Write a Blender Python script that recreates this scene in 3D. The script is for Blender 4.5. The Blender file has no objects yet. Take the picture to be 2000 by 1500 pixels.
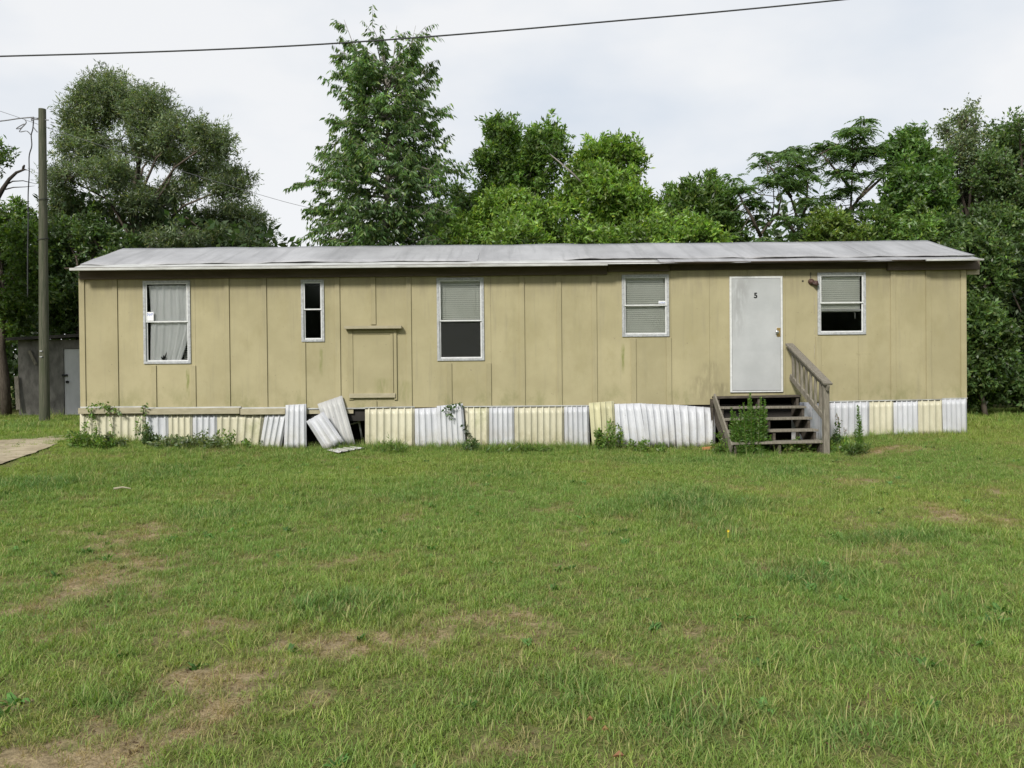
import bpy, math, random
import numpy as np
from mathutils import Vector, Matrix

random.seed(7)
RNG = np.random.default_rng(11)
SC = bpy.context.scene
COL = SC.collection

# ------------------------------------------------------------------ camera
F = 1618.0                      # focal length in photograph pixels (2000 wide)
CAMZ = 1.18
PITCH = math.radians(-0.55)
ROLL = math.radians(-0.55)
cam_d = bpy.data.cameras.new("camera")
cam_d.sensor_width = 36.0
cam_d.lens = F / 2000.0 * 36.0
cam_d.clip_start = 0.05
cam_d.clip_end = 2000.0
cam = bpy.data.objects.new("camera", cam_d)
COL.objects.link(cam)
CM = Matrix.Rotation(math.pi / 2 + PITCH, 4, 'X') @ Matrix.Rotation(ROLL, 4, 'Z')
cam.matrix_world = Matrix.Translation((0, 0, CAMZ)) @ CM
SC.camera = cam

# ------------------------------------------------------------------ sky and sun
SUN_D = Vector((0.50, 1.0, -0.78)).normalized()
world = bpy.data.worlds.new("World")
SC.world = world
world.use_nodes = True
wn, wl = world.node_tree.nodes, world.node_tree.links
wn.clear()
w_out = wn.new("ShaderNodeOutputWorld")
w_bg = wn.new("ShaderNodeBackground")
w_bg.inputs["Strength"].default_value = 0.064
w_sky = wn.new("ShaderNodeTexSky")
w_sky.sky_type = 'NISHITA'
w_sky.sun_disc = False
w_sky.sun_elevation = math.asin(-SUN_D.z)
w_sky.sun_rotation = math.atan2(-SUN_D.x, -SUN_D.y)
w_tc = wn.new("ShaderNodeTexCoord")
w_map = wn.new("ShaderNodeMapping")
w_map.inputs["Location"].default_value = (-2.657, 4.956, -0.297)
w_map.inputs["Scale"].default_value = (2.0, 2.0, 4.2)
w_noise = wn.new("ShaderNodeTexNoise")
w_noise.inputs["Scale"].default_value = 1.25
w_noise.inputs["Detail"].default_value = 5.0
w_noise.inputs["Roughness"].default_value = 0.5
w_ramp = wn.new("ShaderNodeValToRGB")
w_ramp.color_ramp.elements[0].position = 0.33
w_ramp.color_ramp.elements[0].color = (7.2, 7.85, 8.7, 1)
w_ramp.color_ramp.elements[1].position = 0.58
w_ramp.color_ramp.elements[1].color = (9.4, 9.5, 9.65, 1)
w_mix = wn.new("ShaderNodeMixRGB")
w_mix.inputs["Fac"].default_value = 0.93
wl.new(w_tc.outputs["Generated"], w_map.inputs["Vector"])
wl.new(w_map.outputs["Vector"], w_noise.inputs["Vector"])
wl.new(w_noise.outputs["Fac"], w_ramp.inputs["Fac"])
wl.new(w_sky.outputs["Color"], w_mix.inputs["Color1"])
wl.new(w_ramp.outputs["Color"], w_mix.inputs["Color2"])
wl.new(w_mix.outputs["Color"], w_bg.inputs["Color"])
wl.new(w_bg.outputs["Background"], w_out.inputs["Surface"])

sun_d = bpy.data.lights.new("sun", 'SUN')
sun_d.energy = 2.5
sun_d.angle = math.radians(9.0)
sun_d.color = (1.0, 0.965, 0.89)
sun = bpy.data.objects.new("sun", sun_d)
sun.rotation_euler = SUN_D.to_track_quat('-Z', 'Y').to_euler()
sun.location = (-10, -20, 20)
COL.objects.link(sun)

SC.view_settings.view_transform = 'Standard'
SC.view_settings.look = 'None'
SC.view_settings.exposure = 0.64
SC.view_settings.gamma = 1.0
SC.view_settings.use_curve_mapping = False

# ------------------------------------------------------------------ helpers
def ray(px, py):
    return CM.to_3x3() @ Vector(((px - 1000.0) / F, (750.0 - py) / F, -1.0))

def at(px, py, Y):
    """World point seen at photograph pixel (px, py) at distance Y along +Y."""
    d = ray(px, py)
    return Vector((0, 0, CAMZ)) + d * (Y / d.y)

def wx(px, py, Y):
    return at(px, py, Y).x

def wz(px, py, Y):
    return at(px, py, Y).z

def _hash(ix, iy, seed):
    n = (ix.astype(np.int64) * 374761393 + iy.astype(np.int64) * 668265263 + seed * 1442695041) & 0xFFFFFFFF
    n = ((n ^ (n >> 13)) * 1274126177) & 0xFFFFFFFF
    n = n ^ (n >> 16)
    return (n & 0xFFFF) / 65535.0

def vnoise(x, y, seed=0):
    x = np.asarray(x, float); y = np.asarray(y, float)
    ix = np.floor(x); iy = np.floor(y)
    fx = x - ix; fy = y - iy
    fx = fx * fx * (3 - 2 * fx); fy = fy * fy * (3 - 2 * fy)
    a = _hash(ix, iy, seed); b = _hash(ix + 1, iy, seed)
    c = _hash(ix, iy + 1, seed); d = _hash(ix + 1, iy + 1, seed)
    return (a * (1 - fx) + b * fx) * (1 - fy) + (c * (1 - fx) + d * fx) * fy

def fbm(x, y, seed=0, octv=4):
    s = 0; amp = 0.5; tot = 0
    for o in range(octv):
        s = s + amp * vnoise(x * 2 ** o, y * 2 ** o, seed + o * 17)
        tot += amp; amp *= 0.5
    return s / tot

ZX = np.array([-30, -7.3, -6.1, -3.9, -1.05, 1.3, 3.4, 4.9, 6.0, 7.75, 12, 30.0])
ZZ = np.array([0.16, 0.16, 0.10, -0.02, -0.05, -0.066, -0.09, -0.05, 0.06, 0.11, 0.14, 0.14])

def gz(x, y):
    """Height of the ground."""
    x = np.asarray(x, float); y = np.asarray(y, float)
    zt = np.interp(x, ZX, ZZ)
    w = np.clip((y - 4.0) / 9.0, 0, 1); w = w * w * (3 - 2 * w)
    back = np.clip((y - 15.0) / 8.0, 0, 1)
    zt = zt * (1 - back) + 0.09 * back
    fall = -0.40 * np.clip((13.2 - y) / 13.2, 0, 1.3)
    bump = (vnoise(x * 0.8, y * 0.8, 3) - 0.5) * 0.05 + (vnoise(x * 2.7, y * 2.7, 4) - 0.5) * 0.02
    return zt * w + fall + bump

def on_ground(px, py):
    d = ray(px, py)
    lo, hi = 0.5, 200.0
    for _ in range(60):
        m = 0.5 * (lo + hi)
        p = Vector((0, 0, CAMZ)) + d * m
        if p.z > float(gz(p.x, p.y)):
            lo = m
        else:
            hi = m
    return Vector((0, 0, CAMZ)) + d * lo

ORG = {}

def tag(o, label=None, cat=None, group=None, kind=None):
    if label: o["label"] = label
    if cat: o["category"] = cat
    if group: o["group"] = group
    if kind: o["kind"] = kind
    return o

def thing(name, loc, label, cat, group=None):
    o = bpy.data.objects.new(name, None)
    o.empty_display_size = 0.2
    o.location = loc
    COL.objects.link(o)
    ORG[o.name] = Vector(loc)
    return tag(o, label, cat, group)

class MB:
    """Collects faces in world coordinates and links them as ONE mesh object."""
    def __init__(self):
        self.v = []; self.f = []
    def add(self, vs, fs):
        n = len(self.v)
        self.v.extend([tuple(p) for p in vs])
        self.f.extend([tuple(i + n for i in q) for q in fs])
        return self
    def box(self, x0, x1, y0, y1, z0, z1):
        return self.add([(x0, y0, z0), (x1, y0, z0), (x1, y1, z0), (x0, y1, z0),
                         (x0, y0, z1), (x1, y0, z1), (x1, y1, z1), (x0, y1, z1)],
                        [(0, 3, 2, 1), (4, 5, 6, 7), (0, 1, 5, 4), (1, 2, 6, 5), (2, 3, 7, 6), (3, 0, 4, 7)])
    def bar(self, a, b, w, h, up=(0, 0, 1)):
        """Rectangular bar from a to b: w across, h along up."""
        a = Vector(a); b = Vector(b); d = (b - a).normalized()
        s = d.cross(Vector(up))
        if s.length < 1e-4: s = d.cross(Vector((0, 1, 0)))
        s.normalize(); u = s.cross(d).normalized()
        vs = []
        for p in (a, b):
            for (i, j) in ((-1, -1), (1, -1), (1, 1), (-1, 1)):
                vs.append(p + s * (w / 2 * i) + u * (h / 2 * j))
        return self.add(vs, [(0, 3, 2, 1), (4, 5, 6, 7), (0, 1, 5, 4), (1, 2, 6, 5), (2, 3, 7, 6), (3, 0, 4, 7)])
    def prism(self, poly, y0, y1):
        """Polygon of (x, z) extruded from y0 to y1."""
        n = len(poly)
        vs = [(x, y0, z) for x, z in poly] + [(x, y1, z) for x, z in poly]
        fs = [tuple(range(n)), tuple(reversed(range(n, 2 * n)))]
        for i in range(n):
            j = (i + 1) % n
            fs.append((i, i + n, j + n, j))
        return self.add(vs, fs)
    def prism_x(self, poly, x0, x1):
        """Polygon of (y, z) extruded from x0 to x1."""
        n = len(poly)
        vs = [(x0, y, z) for y, z in poly] + [(x1, y, z) for y, z in poly]
        fs = [tuple(reversed(range(n))), tuple(range(n, 2 * n))]
        for i in range(n):
            j = (i + 1) % n
            fs.append((i, j, j + n, i + n))
        return self.add(vs, fs)
    def tube(self, pts, radii, n=6, cap=True):
        pts = [Vector(p) for p in pts]
        if not hasattr(radii, '__len__'): radii = [radii] * len(pts)
        vs = []; fs = []
        ref = None
        for i, p in enumerate(pts):
            d = (pts[min(i + 1, len(pts) - 1)] - pts[max(i - 1, 0)])
            if d.length < 1e-6: d = Vector((0, 0, 1))
            d.normalize()
            if ref is None:
                ref = Vector((1, 0, 0)) if abs(d.x) < 0.8 else Vector((0, 1, 0))
            s = d.cross(ref)
            if s.length < 1e-3:
                ref = Vector((0, 1, 0)); s = d.cross(ref)
            s.normalize(); u = s.cross(d)
            ref = u.cross(d) * -1 if False else ref
            for k in range(n):
                a = 2 * math.pi * k / n
                vs.append(p + (s * math.cos(a) + u * math.sin(a)) * radii[i])
        for i in range(len(pts) - 1):
            for k in range(n):
                k2 = (k + 1) % n
                fs.append((i * n + k, i * n + k2, (i + 1) * n + k2, (i + 1) * n + k))
        if cap:
            fs.append(tuple(reversed(range(n))))
            fs.append(tuple((len(pts) - 1) * n + k for k in range(n)))
        return self.add(vs, fs)
    def build(self, name, m, parent=None, smooth=False, bevel=0):
        o = Vector((0, 0, 0)) if parent is None else ORG[parent.name]
        me = bpy.data.meshes.new(name)
        me.from_pydata([(x - o.x, y - o.y, z - o.z) for x, y, z in self.v], [], self.f)
        if smooth:
            me.polygons.foreach_set("use_smooth", [True] * len(me.polygons))
        me.update()
        return link_mesh(name, me, m, parent, bevel)

def link_mesh(name, me, m, parent=None, bevel=0):
    ob = bpy.data.objects.new(name, me)
    if m is not None: me.materials.append(m)
    COL.objects.link(ob)
    if parent is not None:
        ob.parent = parent
        ORG[ob.name] = ORG[parent.name].copy()
    else:
        ORG[ob.name] = Vector((0, 0, 0))
    if bevel:
        b = ob.modifiers.new("bevel", 'BEVEL')
        b.width = bevel; b.segments = 2; b.limit_method = 'ANGLE'
    return ob

def np_mesh(name, V, Q, m, parent=None, col=None, smooth=False):
    """Quads (n,4) or triangles (n,3) from numpy arrays; col = colour per vertex."""
    o = Vector((0, 0, 0)) if parent is None else ORG[parent.name]
    V = np.asarray(V, np.float32) - np.array(o, np.float32)
    Q = np.asarray(Q, np.int32)
    me = bpy.data.meshes.new(name)
    me.vertices.add(len(V)); me.vertices.foreach_set("co", V.ravel())
    k = Q.shape[1]
    me.loops.add(Q.size); me.loops.foreach_set("vertex_index", Q.ravel())
    me.polygons.add(len(Q))
    me.polygons.foreach_set("loop_start", np.arange(0, Q.size, k, dtype=np.int32))
    try:
        me.polygons.foreach_set("loop_total", np.full(len(Q), k, np.int32))
    except Exception:
        pass
    if smooth:
        me.polygons.foreach_set("use_smooth", np.ones(len(Q), bool))
    me.update(calc_edges=True)
    if col is not None:
        c4 = np.ones((len(V), 4), np.float32); c4[:, :3] = col
        a = me.attributes.new("lc", 'FLOAT_COLOR', 'POINT')
        a.data.foreach_set("color", c4.ravel())
    me.validate()
    return link_mesh(name, me, m, parent)

# ------------------------------------------------------------------ materials
class NT:
    def __init__(self, name):
        self.m = bpy.data.materials.new(name); self.m.use_nodes = True
        self.n = self.m.node_tree.nodes; self.l = self.m.node_tree.links
        self.p = self.n["Principled BSDF"]
        self.out = self.n["Material Output"]
        self._pos = None
    def new(self, t): return self.n.new(t)
    def link(self, a, b): self.l.new(a, b)
    def pos(self):
        if self._pos is None: self._pos = self.new("ShaderNodeNewGeometry").outputs["Position"]
        return self._pos
    def noise(self, scale, detail=3, rough=0.55, stretch=(1, 1, 1), off=(0, 0, 0), vec=None):
        mp = self.new("ShaderNodeMapping")
        mp.inputs["Scale"].default_value = stretch
        mp.inputs["Location"].default_value = off
        self.link(vec or self.pos(), mp.inputs["Vector"])
        t = self.new("ShaderNodeTexNoise")
        t.inputs["Scale"].default_value = scale
        t.inputs["Detail"].default_value = detail
        t.inputs["Roughness"].default_value = rough
        self.link(mp.outputs["Vector"], t.inputs["Vector"])
        return t.outputs["Fac"]
    def ramp(self, fac, a, b, lo=0.0, hi=1.0):
        r = self.new("ShaderNodeMapRange"); r.interpolation_type = 'SMOOTHSTEP'
        r.inputs["From Min"].default_value = a; r.inputs["From Max"].default_value = b
        r.inputs["To Min"].default_value = lo; r.inputs["To Max"].default_value = hi
        self.link(fac, r.inputs["Value"]); return r.outputs["Result"]
    def mix(self, fac, a, b, mode='MIX'):
        x = self.new("ShaderNodeMixRGB"); x.blend_type = mode
        for sock, v in (("Fac", fac), ("Color1", a), ("Color2", b)):
            if isinstance(v, (int, float)): x.inputs[sock].default_value = v
            elif isinstance(v, tuple): x.inputs[sock].default_value = (*v, 1)
            else: self.link(v, x.inputs[sock])
        return x.outputs["Color"]
    def math(self, op, a, b=0.0):
        x = self.new("ShaderNodeMath"); x.operation = op
        for i, v in enumerate((a, b)):
            if isinstance(v, (int, float)): x.inputs[i].default_value = v
            else: self.link(v, x.inputs[i])
        return x.outputs[0]
    def bump(self, h, strength, dist=0.01):
        b = self.new("ShaderNodeBump")
        b.inputs["Strength"].default_value = strength; b.inputs["Distance"].default_value = dist
        self.link(h, b.inputs["Height"]); self.link(b.outputs["Normal"], self.p.inputs["Normal"])
    def rnd(self):
        return self.new("ShaderNodeObjectInfo").outputs["Random"]
    def base(self, c): 
        if isinstance(c, tuple): self.p.inputs["Base Color"].default_value = (*c, 1)
        else: self.link(c, self.p.inputs["Base Color"])
    def rough(self, v, spec=0.3):
        self.p.inputs["Roughness"].default_value = v
        self.p.inputs["Specular IOR Level"].default_value = spec
    def value(self, col, rnd, lo, hi):
        h = self.new("ShaderNodeHueSaturation")
        self.link(self.ramp_lin(rnd, lo, hi), h.inputs["Value"])
        self.link(col, h.inputs["Color"]); return h.outputs["Color"]
    def ramp_lin(self, fac, lo, hi):
        r = self.new("ShaderNodeMapRange")
        r.inputs["To Min"].default_value = lo; r.inputs["To Max"].default_value = hi
        self.link(fac, r.inputs["Value"]); return r.outputs["Result"]

def simple(name, c1, c2, scale=8, rough=0.7, spec=0.2, stretch=(1, 1, 1), bump=0.0, bscale=60, dirt=None, dirt_at=(0.55, 0.75), var=(0.92, 1.08), metal=0.0):
    t = NT(name)
    c = t.mix(t.ramp(t.noise(scale, 5, 0.6, stretch), 0.3, 0.7), c1, c2)
    if dirt is not None:
        c = t.mix(t.ramp(t.noise(scale * 0.45, 6, 0.65, stretch, (3, 7, 1)), dirt_at[0], dirt_at[1], 0, 0.8), c, dirt)
    if var: c = t.value(c, t.rnd(), *var)
    t.base(c); t.rough(rough, spec)
    t.p.inputs["Metallic"].default_value = metal
    if bump: t.bump(t.noise(bscale, 4, 0.6, stretch), bump)
    return t.m

M = {}
YW = 14.1                       # front face of the siding

def streak(t, px, py0, py1, w_px, wob=0.02):
    """Soft vertical stain on the wall between two photograph heights: a mask."""
    x = wx(px, (py0 + py1) / 2, YW); z0 = wz(px, py1, YW); z1 = wz(px, py0, YW); w = w_px / 115.0
    sep = t.new("ShaderNodeSeparateXYZ"); t.link(t.pos(), sep.inputs[0])
    n = t.noise(7, 3, 0.6, (1, 1, 1), (px, 0, 0))
    xx = t.math('ADD', sep.outputs[0], t.math('MULTIPLY', t.math('SUBTRACT', n, 0.5), wob * 2))
    dx = t.math('ABSOLUTE', t.math('SUBTRACT', xx, x))
    mx = t.ramp(dx, 0.0, w, 1, 0)
    mz = t.math('MULTIPLY', t.ramp(sep.outputs[2], z0, z0 + (z1 - z0) * 0.5), t.ramp(sep.outputs[2], z1 - (z1 - z0) * 0.15, z1, 1, 0))
    return t.math('MULTIPLY', t.math('MULTIPLY', mx, mz), t.ramp(t.noise(22, 3, 0.6, (1, 1, 0.25)), 0.3, 0.6))

def siding(name, k=1.0):
    t = NT(name)
    a = (0.335 * k, 0.297 * k, 0.178 * k); b = (0.400 * k, 0.355 * k, 0.218 * k)
    c = t.mix(t.ramp(t.noise(1.3, 4, 0.6), 0.3, 0.7), a, b)
    c = t.mix(t.ramp(t.noise(9, 5, 0.65, (1, 1, 0.07)), 0.52, 0.76, 0, 0.38), c, (0.23, 0.21, 0.15))   # rain streaks
    c = t.mix(t.ramp(t.noise(2.2, 5, 0.7, (1, 1, 0.5), (5, 1, 2)), 0.50, 0.72, 0, 0.40), c, (0.29, 0.255, 0.135))
    c = t.mix(t.ramp(t.noise(70, 2, 0.5), 0.35, 0.65, 0, 0.12), c, (0.36, 0.31, 0.18))
    c = t.mix(t.ramp(t.noise(26, 2, 0.5, (1, 1, 1), (9, 9, 9)), 0.735, 0.77, 0, 0.5), c, (0.16, 0.14, 0.10))
    # mould along the bottom of the boards
    sep = t.new("ShaderNodeSeparateXYZ"); t.link(t.pos(), sep.inputs[0])
    zb = wz(1000, 797, YW)
    low = t.math('MULTIPLY', t.ramp(sep.outputs[2], zb, zb + 0.55, 1, 0), t.ramp(t.noise(3.2, 5, 0.7, (1, 1, 0.6), (1, 2, 8)), 0.46, 0.68, 0, 0.65))
    c = t.mix(low, c, (0.20, 0.20, 0.09))
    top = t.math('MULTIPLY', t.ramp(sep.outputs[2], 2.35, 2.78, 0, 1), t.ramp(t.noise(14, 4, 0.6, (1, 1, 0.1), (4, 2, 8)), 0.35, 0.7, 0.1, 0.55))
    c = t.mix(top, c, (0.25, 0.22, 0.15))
    green = (0.14, 0.17, 0.035)
    for s, amt in (((367, 716, 785, 5), 0.75), ((1217, 668, 735, 5), 0.75), ((627, 676, 745, 6), 0.45), ((633, 560, 700, 14), 0.16),
                   ((747, 735, 795, 22), 0.35), ((790, 740, 800, 25), 0.3)):
        c = t.mix(t.math('MULTIPLY', streak(t, *s), amt), c, green)
    for s, amt in (((1437, 540, 770, 20), 0.5), ((1388, 700, 800, 35), 0.3), ((1365, 730, 800, 26), 0.3), ((1412, 745, 790, 22), 0.45)):
        c = t.mix(t.math('MULTIPLY', streak(t, *s), amt), c, (0.15, 0.13, 0.08))
    c = t.value(c, t.rnd(), 0.95, 1.05)
    t.base(c); t.rough(0.75, 0.15)
    h = t.math('ADD', t.noise(160, 2, 0.5), t.math('MULTIPLY', t.noise(45, 3, 0.6, (1, 1, 0.3)), 0.8))
    h = t.math('ADD', h, t.math('MULTIPLY', t.noise(1.6, 2, 0.5, (1, 1, 0.6)), 14.0))
    t.bump(h, 0.35, 0.004)
    return t.m
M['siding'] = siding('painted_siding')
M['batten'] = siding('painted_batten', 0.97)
M['trim_tan'] = simple('tan_trim_paint', (0.33, 0.295, 0.20), (0.40, 0.36, 0.26), 6, 0.7, 0.2, (1, 1, 3), 0.15, 60, (0.26, 0.22, 0.14), (0.55, 0.8))
M['fascia'] = simple('brown_fascia_paint', (0.095, 0.074, 0.060), (0.135, 0.108, 0.088), 5, 0.7, 0.2, (0.3, 1, 3), 0.2, 50, (0.06, 0.05, 0.04))
M['fascia_dark'] = simple('dark_fascia_wood', (0.06, 0.048, 0.04), (0.10, 0.08, 0.065), 5, 0.8, 0.15, (0.3, 1, 3), 0.2, 50, (0.03, 0.025, 0.022))

def roof_mat():
    t = NT('weathered_metal_roofing')
    c = t.mix(t.ramp(t.noise(1.2, 5, 0.6, (1, 0.5, 1)), 0.3, 0.7), (0.28, 0.28, 0.29), (0.40, 0.40, 0.412))
    c = t.mix(t.ramp(t.noise(7, 5, 0.65, (1, 0.06, 0.06), (2, 1, 0)), 0.46, 0.72, 0, 0.55), c, (0.20, 0.20, 0.205))
    c = t.mix(t.ramp(t.noise(14, 5, 0.7, (1, 0.6, 1)), 0.56, 0.75, 0, 0.35), c, (0.60, 0.59, 0.60))
    c = t.mix(t.ramp(t.noise(3, 6, 0.75, (0.5, 1, 1), (7, 3, 3)), 0.60, 0.72, 0, 0.4), c, (0.22, 0.20, 0.19))
    t.base(c); t.rough(0.5, 0.35); t.p.inputs["Metallic"].default_value = 0.15
    t.bump(t.noise(3.5, 4, 0.6, (1, 0.4, 1)), 0.25, 0.02)
    return t.m
M['roof'] = roof_mat()
M['flashing'] = simple('white_roof_flashing', (0.38, 0.385, 0.37), (0.52, 0.525, 0.51), 6, 0.5, 0.3, (0.5, 2, 2), 0.4, 30, (0.20, 0.19, 0.16), (0.5, 0.68), None)
M['alum'] = simple('oxidised_window_aluminium', (0.30, 0.31, 0.32), (0.46, 0.47, 0.48), 30, 0.5, 0.3, (1, 1, 1), 0.3, 90, (0.30, 0.29, 0.26), (0.55, 0.7), (0.95, 1.05))
M['sash'] = simple('white_sash_paint', (0.55, 0.56, 0.555), (0.66, 0.665, 0.66), 14, 0.45, 0.3, (1, 1, 1), 0, 60, None, None, None)

def skirt_mat(name, a, b, dirtc, green=0.4):
    t = NT(name)
    c = t.mix(t.ramp(t.noise(5, 4, 0.6, (1, 1, 0.4)), 0.3, 0.7), a, b)
    c = t.mix(t.ramp(t.noise(20, 5, 0.7, (1, 1, 0.15)), 0.55, 0.8, 0, 0.4), c, dirtc)
    sep = t.new("ShaderNodeSeparateXYZ"); t.link(t.pos(), sep.inputs[0])
    low = t.math('MULTIPLY', t.ramp(sep.outputs[2], -0.05, 0.50, 1, 0), t.ramp(t.noise(5, 6, 0.75, (1, 1, 0.7), (3, 1, 5)), 0.34, 0.66, 0, 0.9))
    c = t.mix(low, c, dirtc)
    g = t.ramp(t.noise(1.7, 5, 0.7, (1, 1, 1), (8, 1, 5)), 0.56, 0.72, 0, green)
    c = t.mix(g, c, (0.27, 0.29, 0.13))
    c = t.mix(t.ramp(t.noise(38, 2, 0.5, (1, 1, 1), (1, 4, 4)), 0.74, 0.76, 0, 0.8), c, (0.08, 0.06, 0.05))
    c = t.value(c, t.rnd(), 0.9, 1.06)
    t.base(c); t.rough(0.42, 0.35)
    splash = t.math('MULTIPLY', t.ramp(sep.outputs[2], -0.08, 0.16, 1, 0), t.ramp(t.noise(17, 5, 0.75, (1, 1, 0.8), (6, 1, 5)), 0.42, 0.62, 0, 0.75))
    t.base(t.mix(splash, c, (0.15, 0.11, 0.07)))
    t.bump(t.noise(9, 3, 0.6, (1, 1, 0.4)), 0.35, 0.012)
    return t.m
M['skirt_white'] = skirt_mat('white_skirting_vinyl', (0.50, 0.51, 0.545), (0.60, 0.61, 0.645), (0.42, 0.40, 0.35), 0.12)
M['skirt_cream'] = skirt_mat('cream_skirting_vinyl', (0.54, 0.51, 0.385), (0.63, 0.60, 0.465), (0.36, 0.33, 0.20), 0.5)
M['skirt_mossy'] = skirt_mat('mossy_skirting_vinyl', (0.46, 0.44, 0.28), (0.56, 0.53, 0.34), (0.25, 0.26, 0.12), 0.8)
M['skirt_grey'] = skirt_mat('grey_skirting_back', (0.46, 0.46, 0.46), (0.54, 0.54, 0.53), (0.35, 0.34, 0.31), 0.1)

def door_mat():
    t = NT('grimy_white_door_paint')
    c = t.mix(t.ramp(t.noise(2.0, 5, 0.6), 0.3, 0.7), (0.385, 0.395, 0.40), (0.45, 0.46, 0.465))
    c = t.mix(t.ramp(t.noise(6, 5, 0.7, (0.3, 1, 1)), 0.5, 0.8, 0, 0.25), c, (0.44, 0.45, 0.45))
    for s, amt in (((1440, 540, 690, 22), 0.55), ((1452, 535, 610, 24), 0.5)):
        c = t.mix(t.math('MULTIPLY', streak(t, *s), amt), c, (0.28, 0.28, 0.28))
    c = t.mix(t.ramp(t.noise(60, 2, 0.5), 0.73, 0.76, 0, 0.5), c, (0.3, 0.3, 0.28))
    t.base(c); t.rough(0.5, 0.3); t.bump(t.noise(14, 3), 0.08, 0.01)
    return t.m
M['door'] = door_mat()
M['black'] = simple('black_paint_and_shade', (0.012, 0.012, 0.012), (0.02, 0.02, 0.02), 20, 0.5)
M['brass'] = simple('worn_brass', (0.48, 0.33, 0.12), (0.60, 0.42, 0.17), 40, 0.35, 0.5, metal=0.8)
M['steel'] = simple('bright_steel', (0.6, 0.6, 0.6), (0.7, 0.7, 0.7), 40, 0.25, 0.5, metal=0.9)
M['rust'] = simple('rusty_brown_metal', (0.05, 0.026, 0.022), (0.10, 0.055, 0.045), 40, 0.6, 0.3, bump=0.3, dirt=(0.35, 0.33, 0.33))
M['wood_grey'] = simple('weathered_grey_wood', (0.145, 0.13, 0.105), (0.25, 0.228, 0.19), 14, 0.85, 0.1, (3, 3, 0.5), 0.4, 60, (0.12, 0.12, 0.08), (0.52, 0.75))
M['wood_dark'] = simple('dark_brown_wood', (0.06, 0.05, 0.04), (0.11, 0.095, 0.08), 12, 0.85, 0.1, (0.8, 3, 3), 0.4, 60, (0.05, 0.05, 0.035), (0.5, 0.75))  # darker wood tone for stringers, legs, top tread and a loose board
M['inside'] = simple('dark_interior_panelling', (0.05, 0.045, 0.04), (0.07, 0.06, 0.05), 3, 0.8)
M['belly'] = simple('black_belly_board', (0.03, 0.028, 0.026), (0.045, 0.04, 0.037), 3, 0.9)
M['pvc'] = simple('dirty_white_pipe', (0.5, 0.5, 0.49), (0.62, 0.62, 0.6), 10, 0.4)
M['blind'] = simple('dusty_blind_vinyl', (0.78, 0.80, 0.73), (0.84, 0.86, 0.79), 3, 0.5, 0.3, var=None)
M['cloth'] = simple('white_curtain_cotton', (0.86, 0.87, 0.88), (0.92, 0.93, 0.94), 4, 0.9, 0.05, var=None)
M['label_white'] = simple('white_sticker', (0.75, 0.76, 0.78), (0.8, 0.8, 0.82), 30, 0.5, var=None)
M['label_blue'] = simple('blue_sticker_ink', (0.05, 0.10, 0.40), (0.07, 0.14, 0.5), 30, 0.5, var=None)
M['brick'] = simple('orange_clay', (0.42, 0.17, 0.08), (0.5, 0.23, 0.11), 14, 0.9, 0.1, bump=0.4)

def glass_mat():
    t = NT('window_glass'); t.n.remove(t.p)
    tr = t.new("ShaderNodeBsdfTransparent"); tr.inputs["Color"].default_value = (0.97, 0.975, 0.97, 1)
    gl = t.new("ShaderNodeBsdfGlossy"); gl.inputs["Roughness"].default_value = 0.10
    gl.inputs["Color"].default_value = (0.9, 0.9, 0.9, 1)
    fr = t.new("ShaderNodeFresnel"); fr.inputs["IOR"].default_value = 1.5
    mx = t.new("ShaderNodeMixShader")
    t.link(fr.outputs[0], mx.inputs[0]); t.link(tr.outputs[0], mx.inputs[1]); t.link(gl.outputs[0], mx.inputs[2])
    t.link(mx.outputs[0], t.out.inputs["Surface"])
    return t.m
M['glass'] = glass_mat()

def screen_mat():
    t = NT('insect_screen'); t.n.remove(t.p)
    tr = t.new("ShaderNodeBsdfTransparent"); tr.inputs["Color"].default_value = (0.66, 0.66, 0.65, 1)
    df = t.new("ShaderNodeBsdfDiffuse"); df.inputs["Color"].default_value = (0.16, 0.16, 0.16, 1)
    mx = t.new("ShaderNodeMixShader"); mx.inputs[0].default_value = 0.55
    t.link(tr.outputs[0], mx.inputs[1]); t.link(df.outputs[0], mx.inputs[2])
    t.link(mx.outputs[0], t.out.inputs["Surface"])
    return t.m
M['screen'] = screen_mat()

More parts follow.
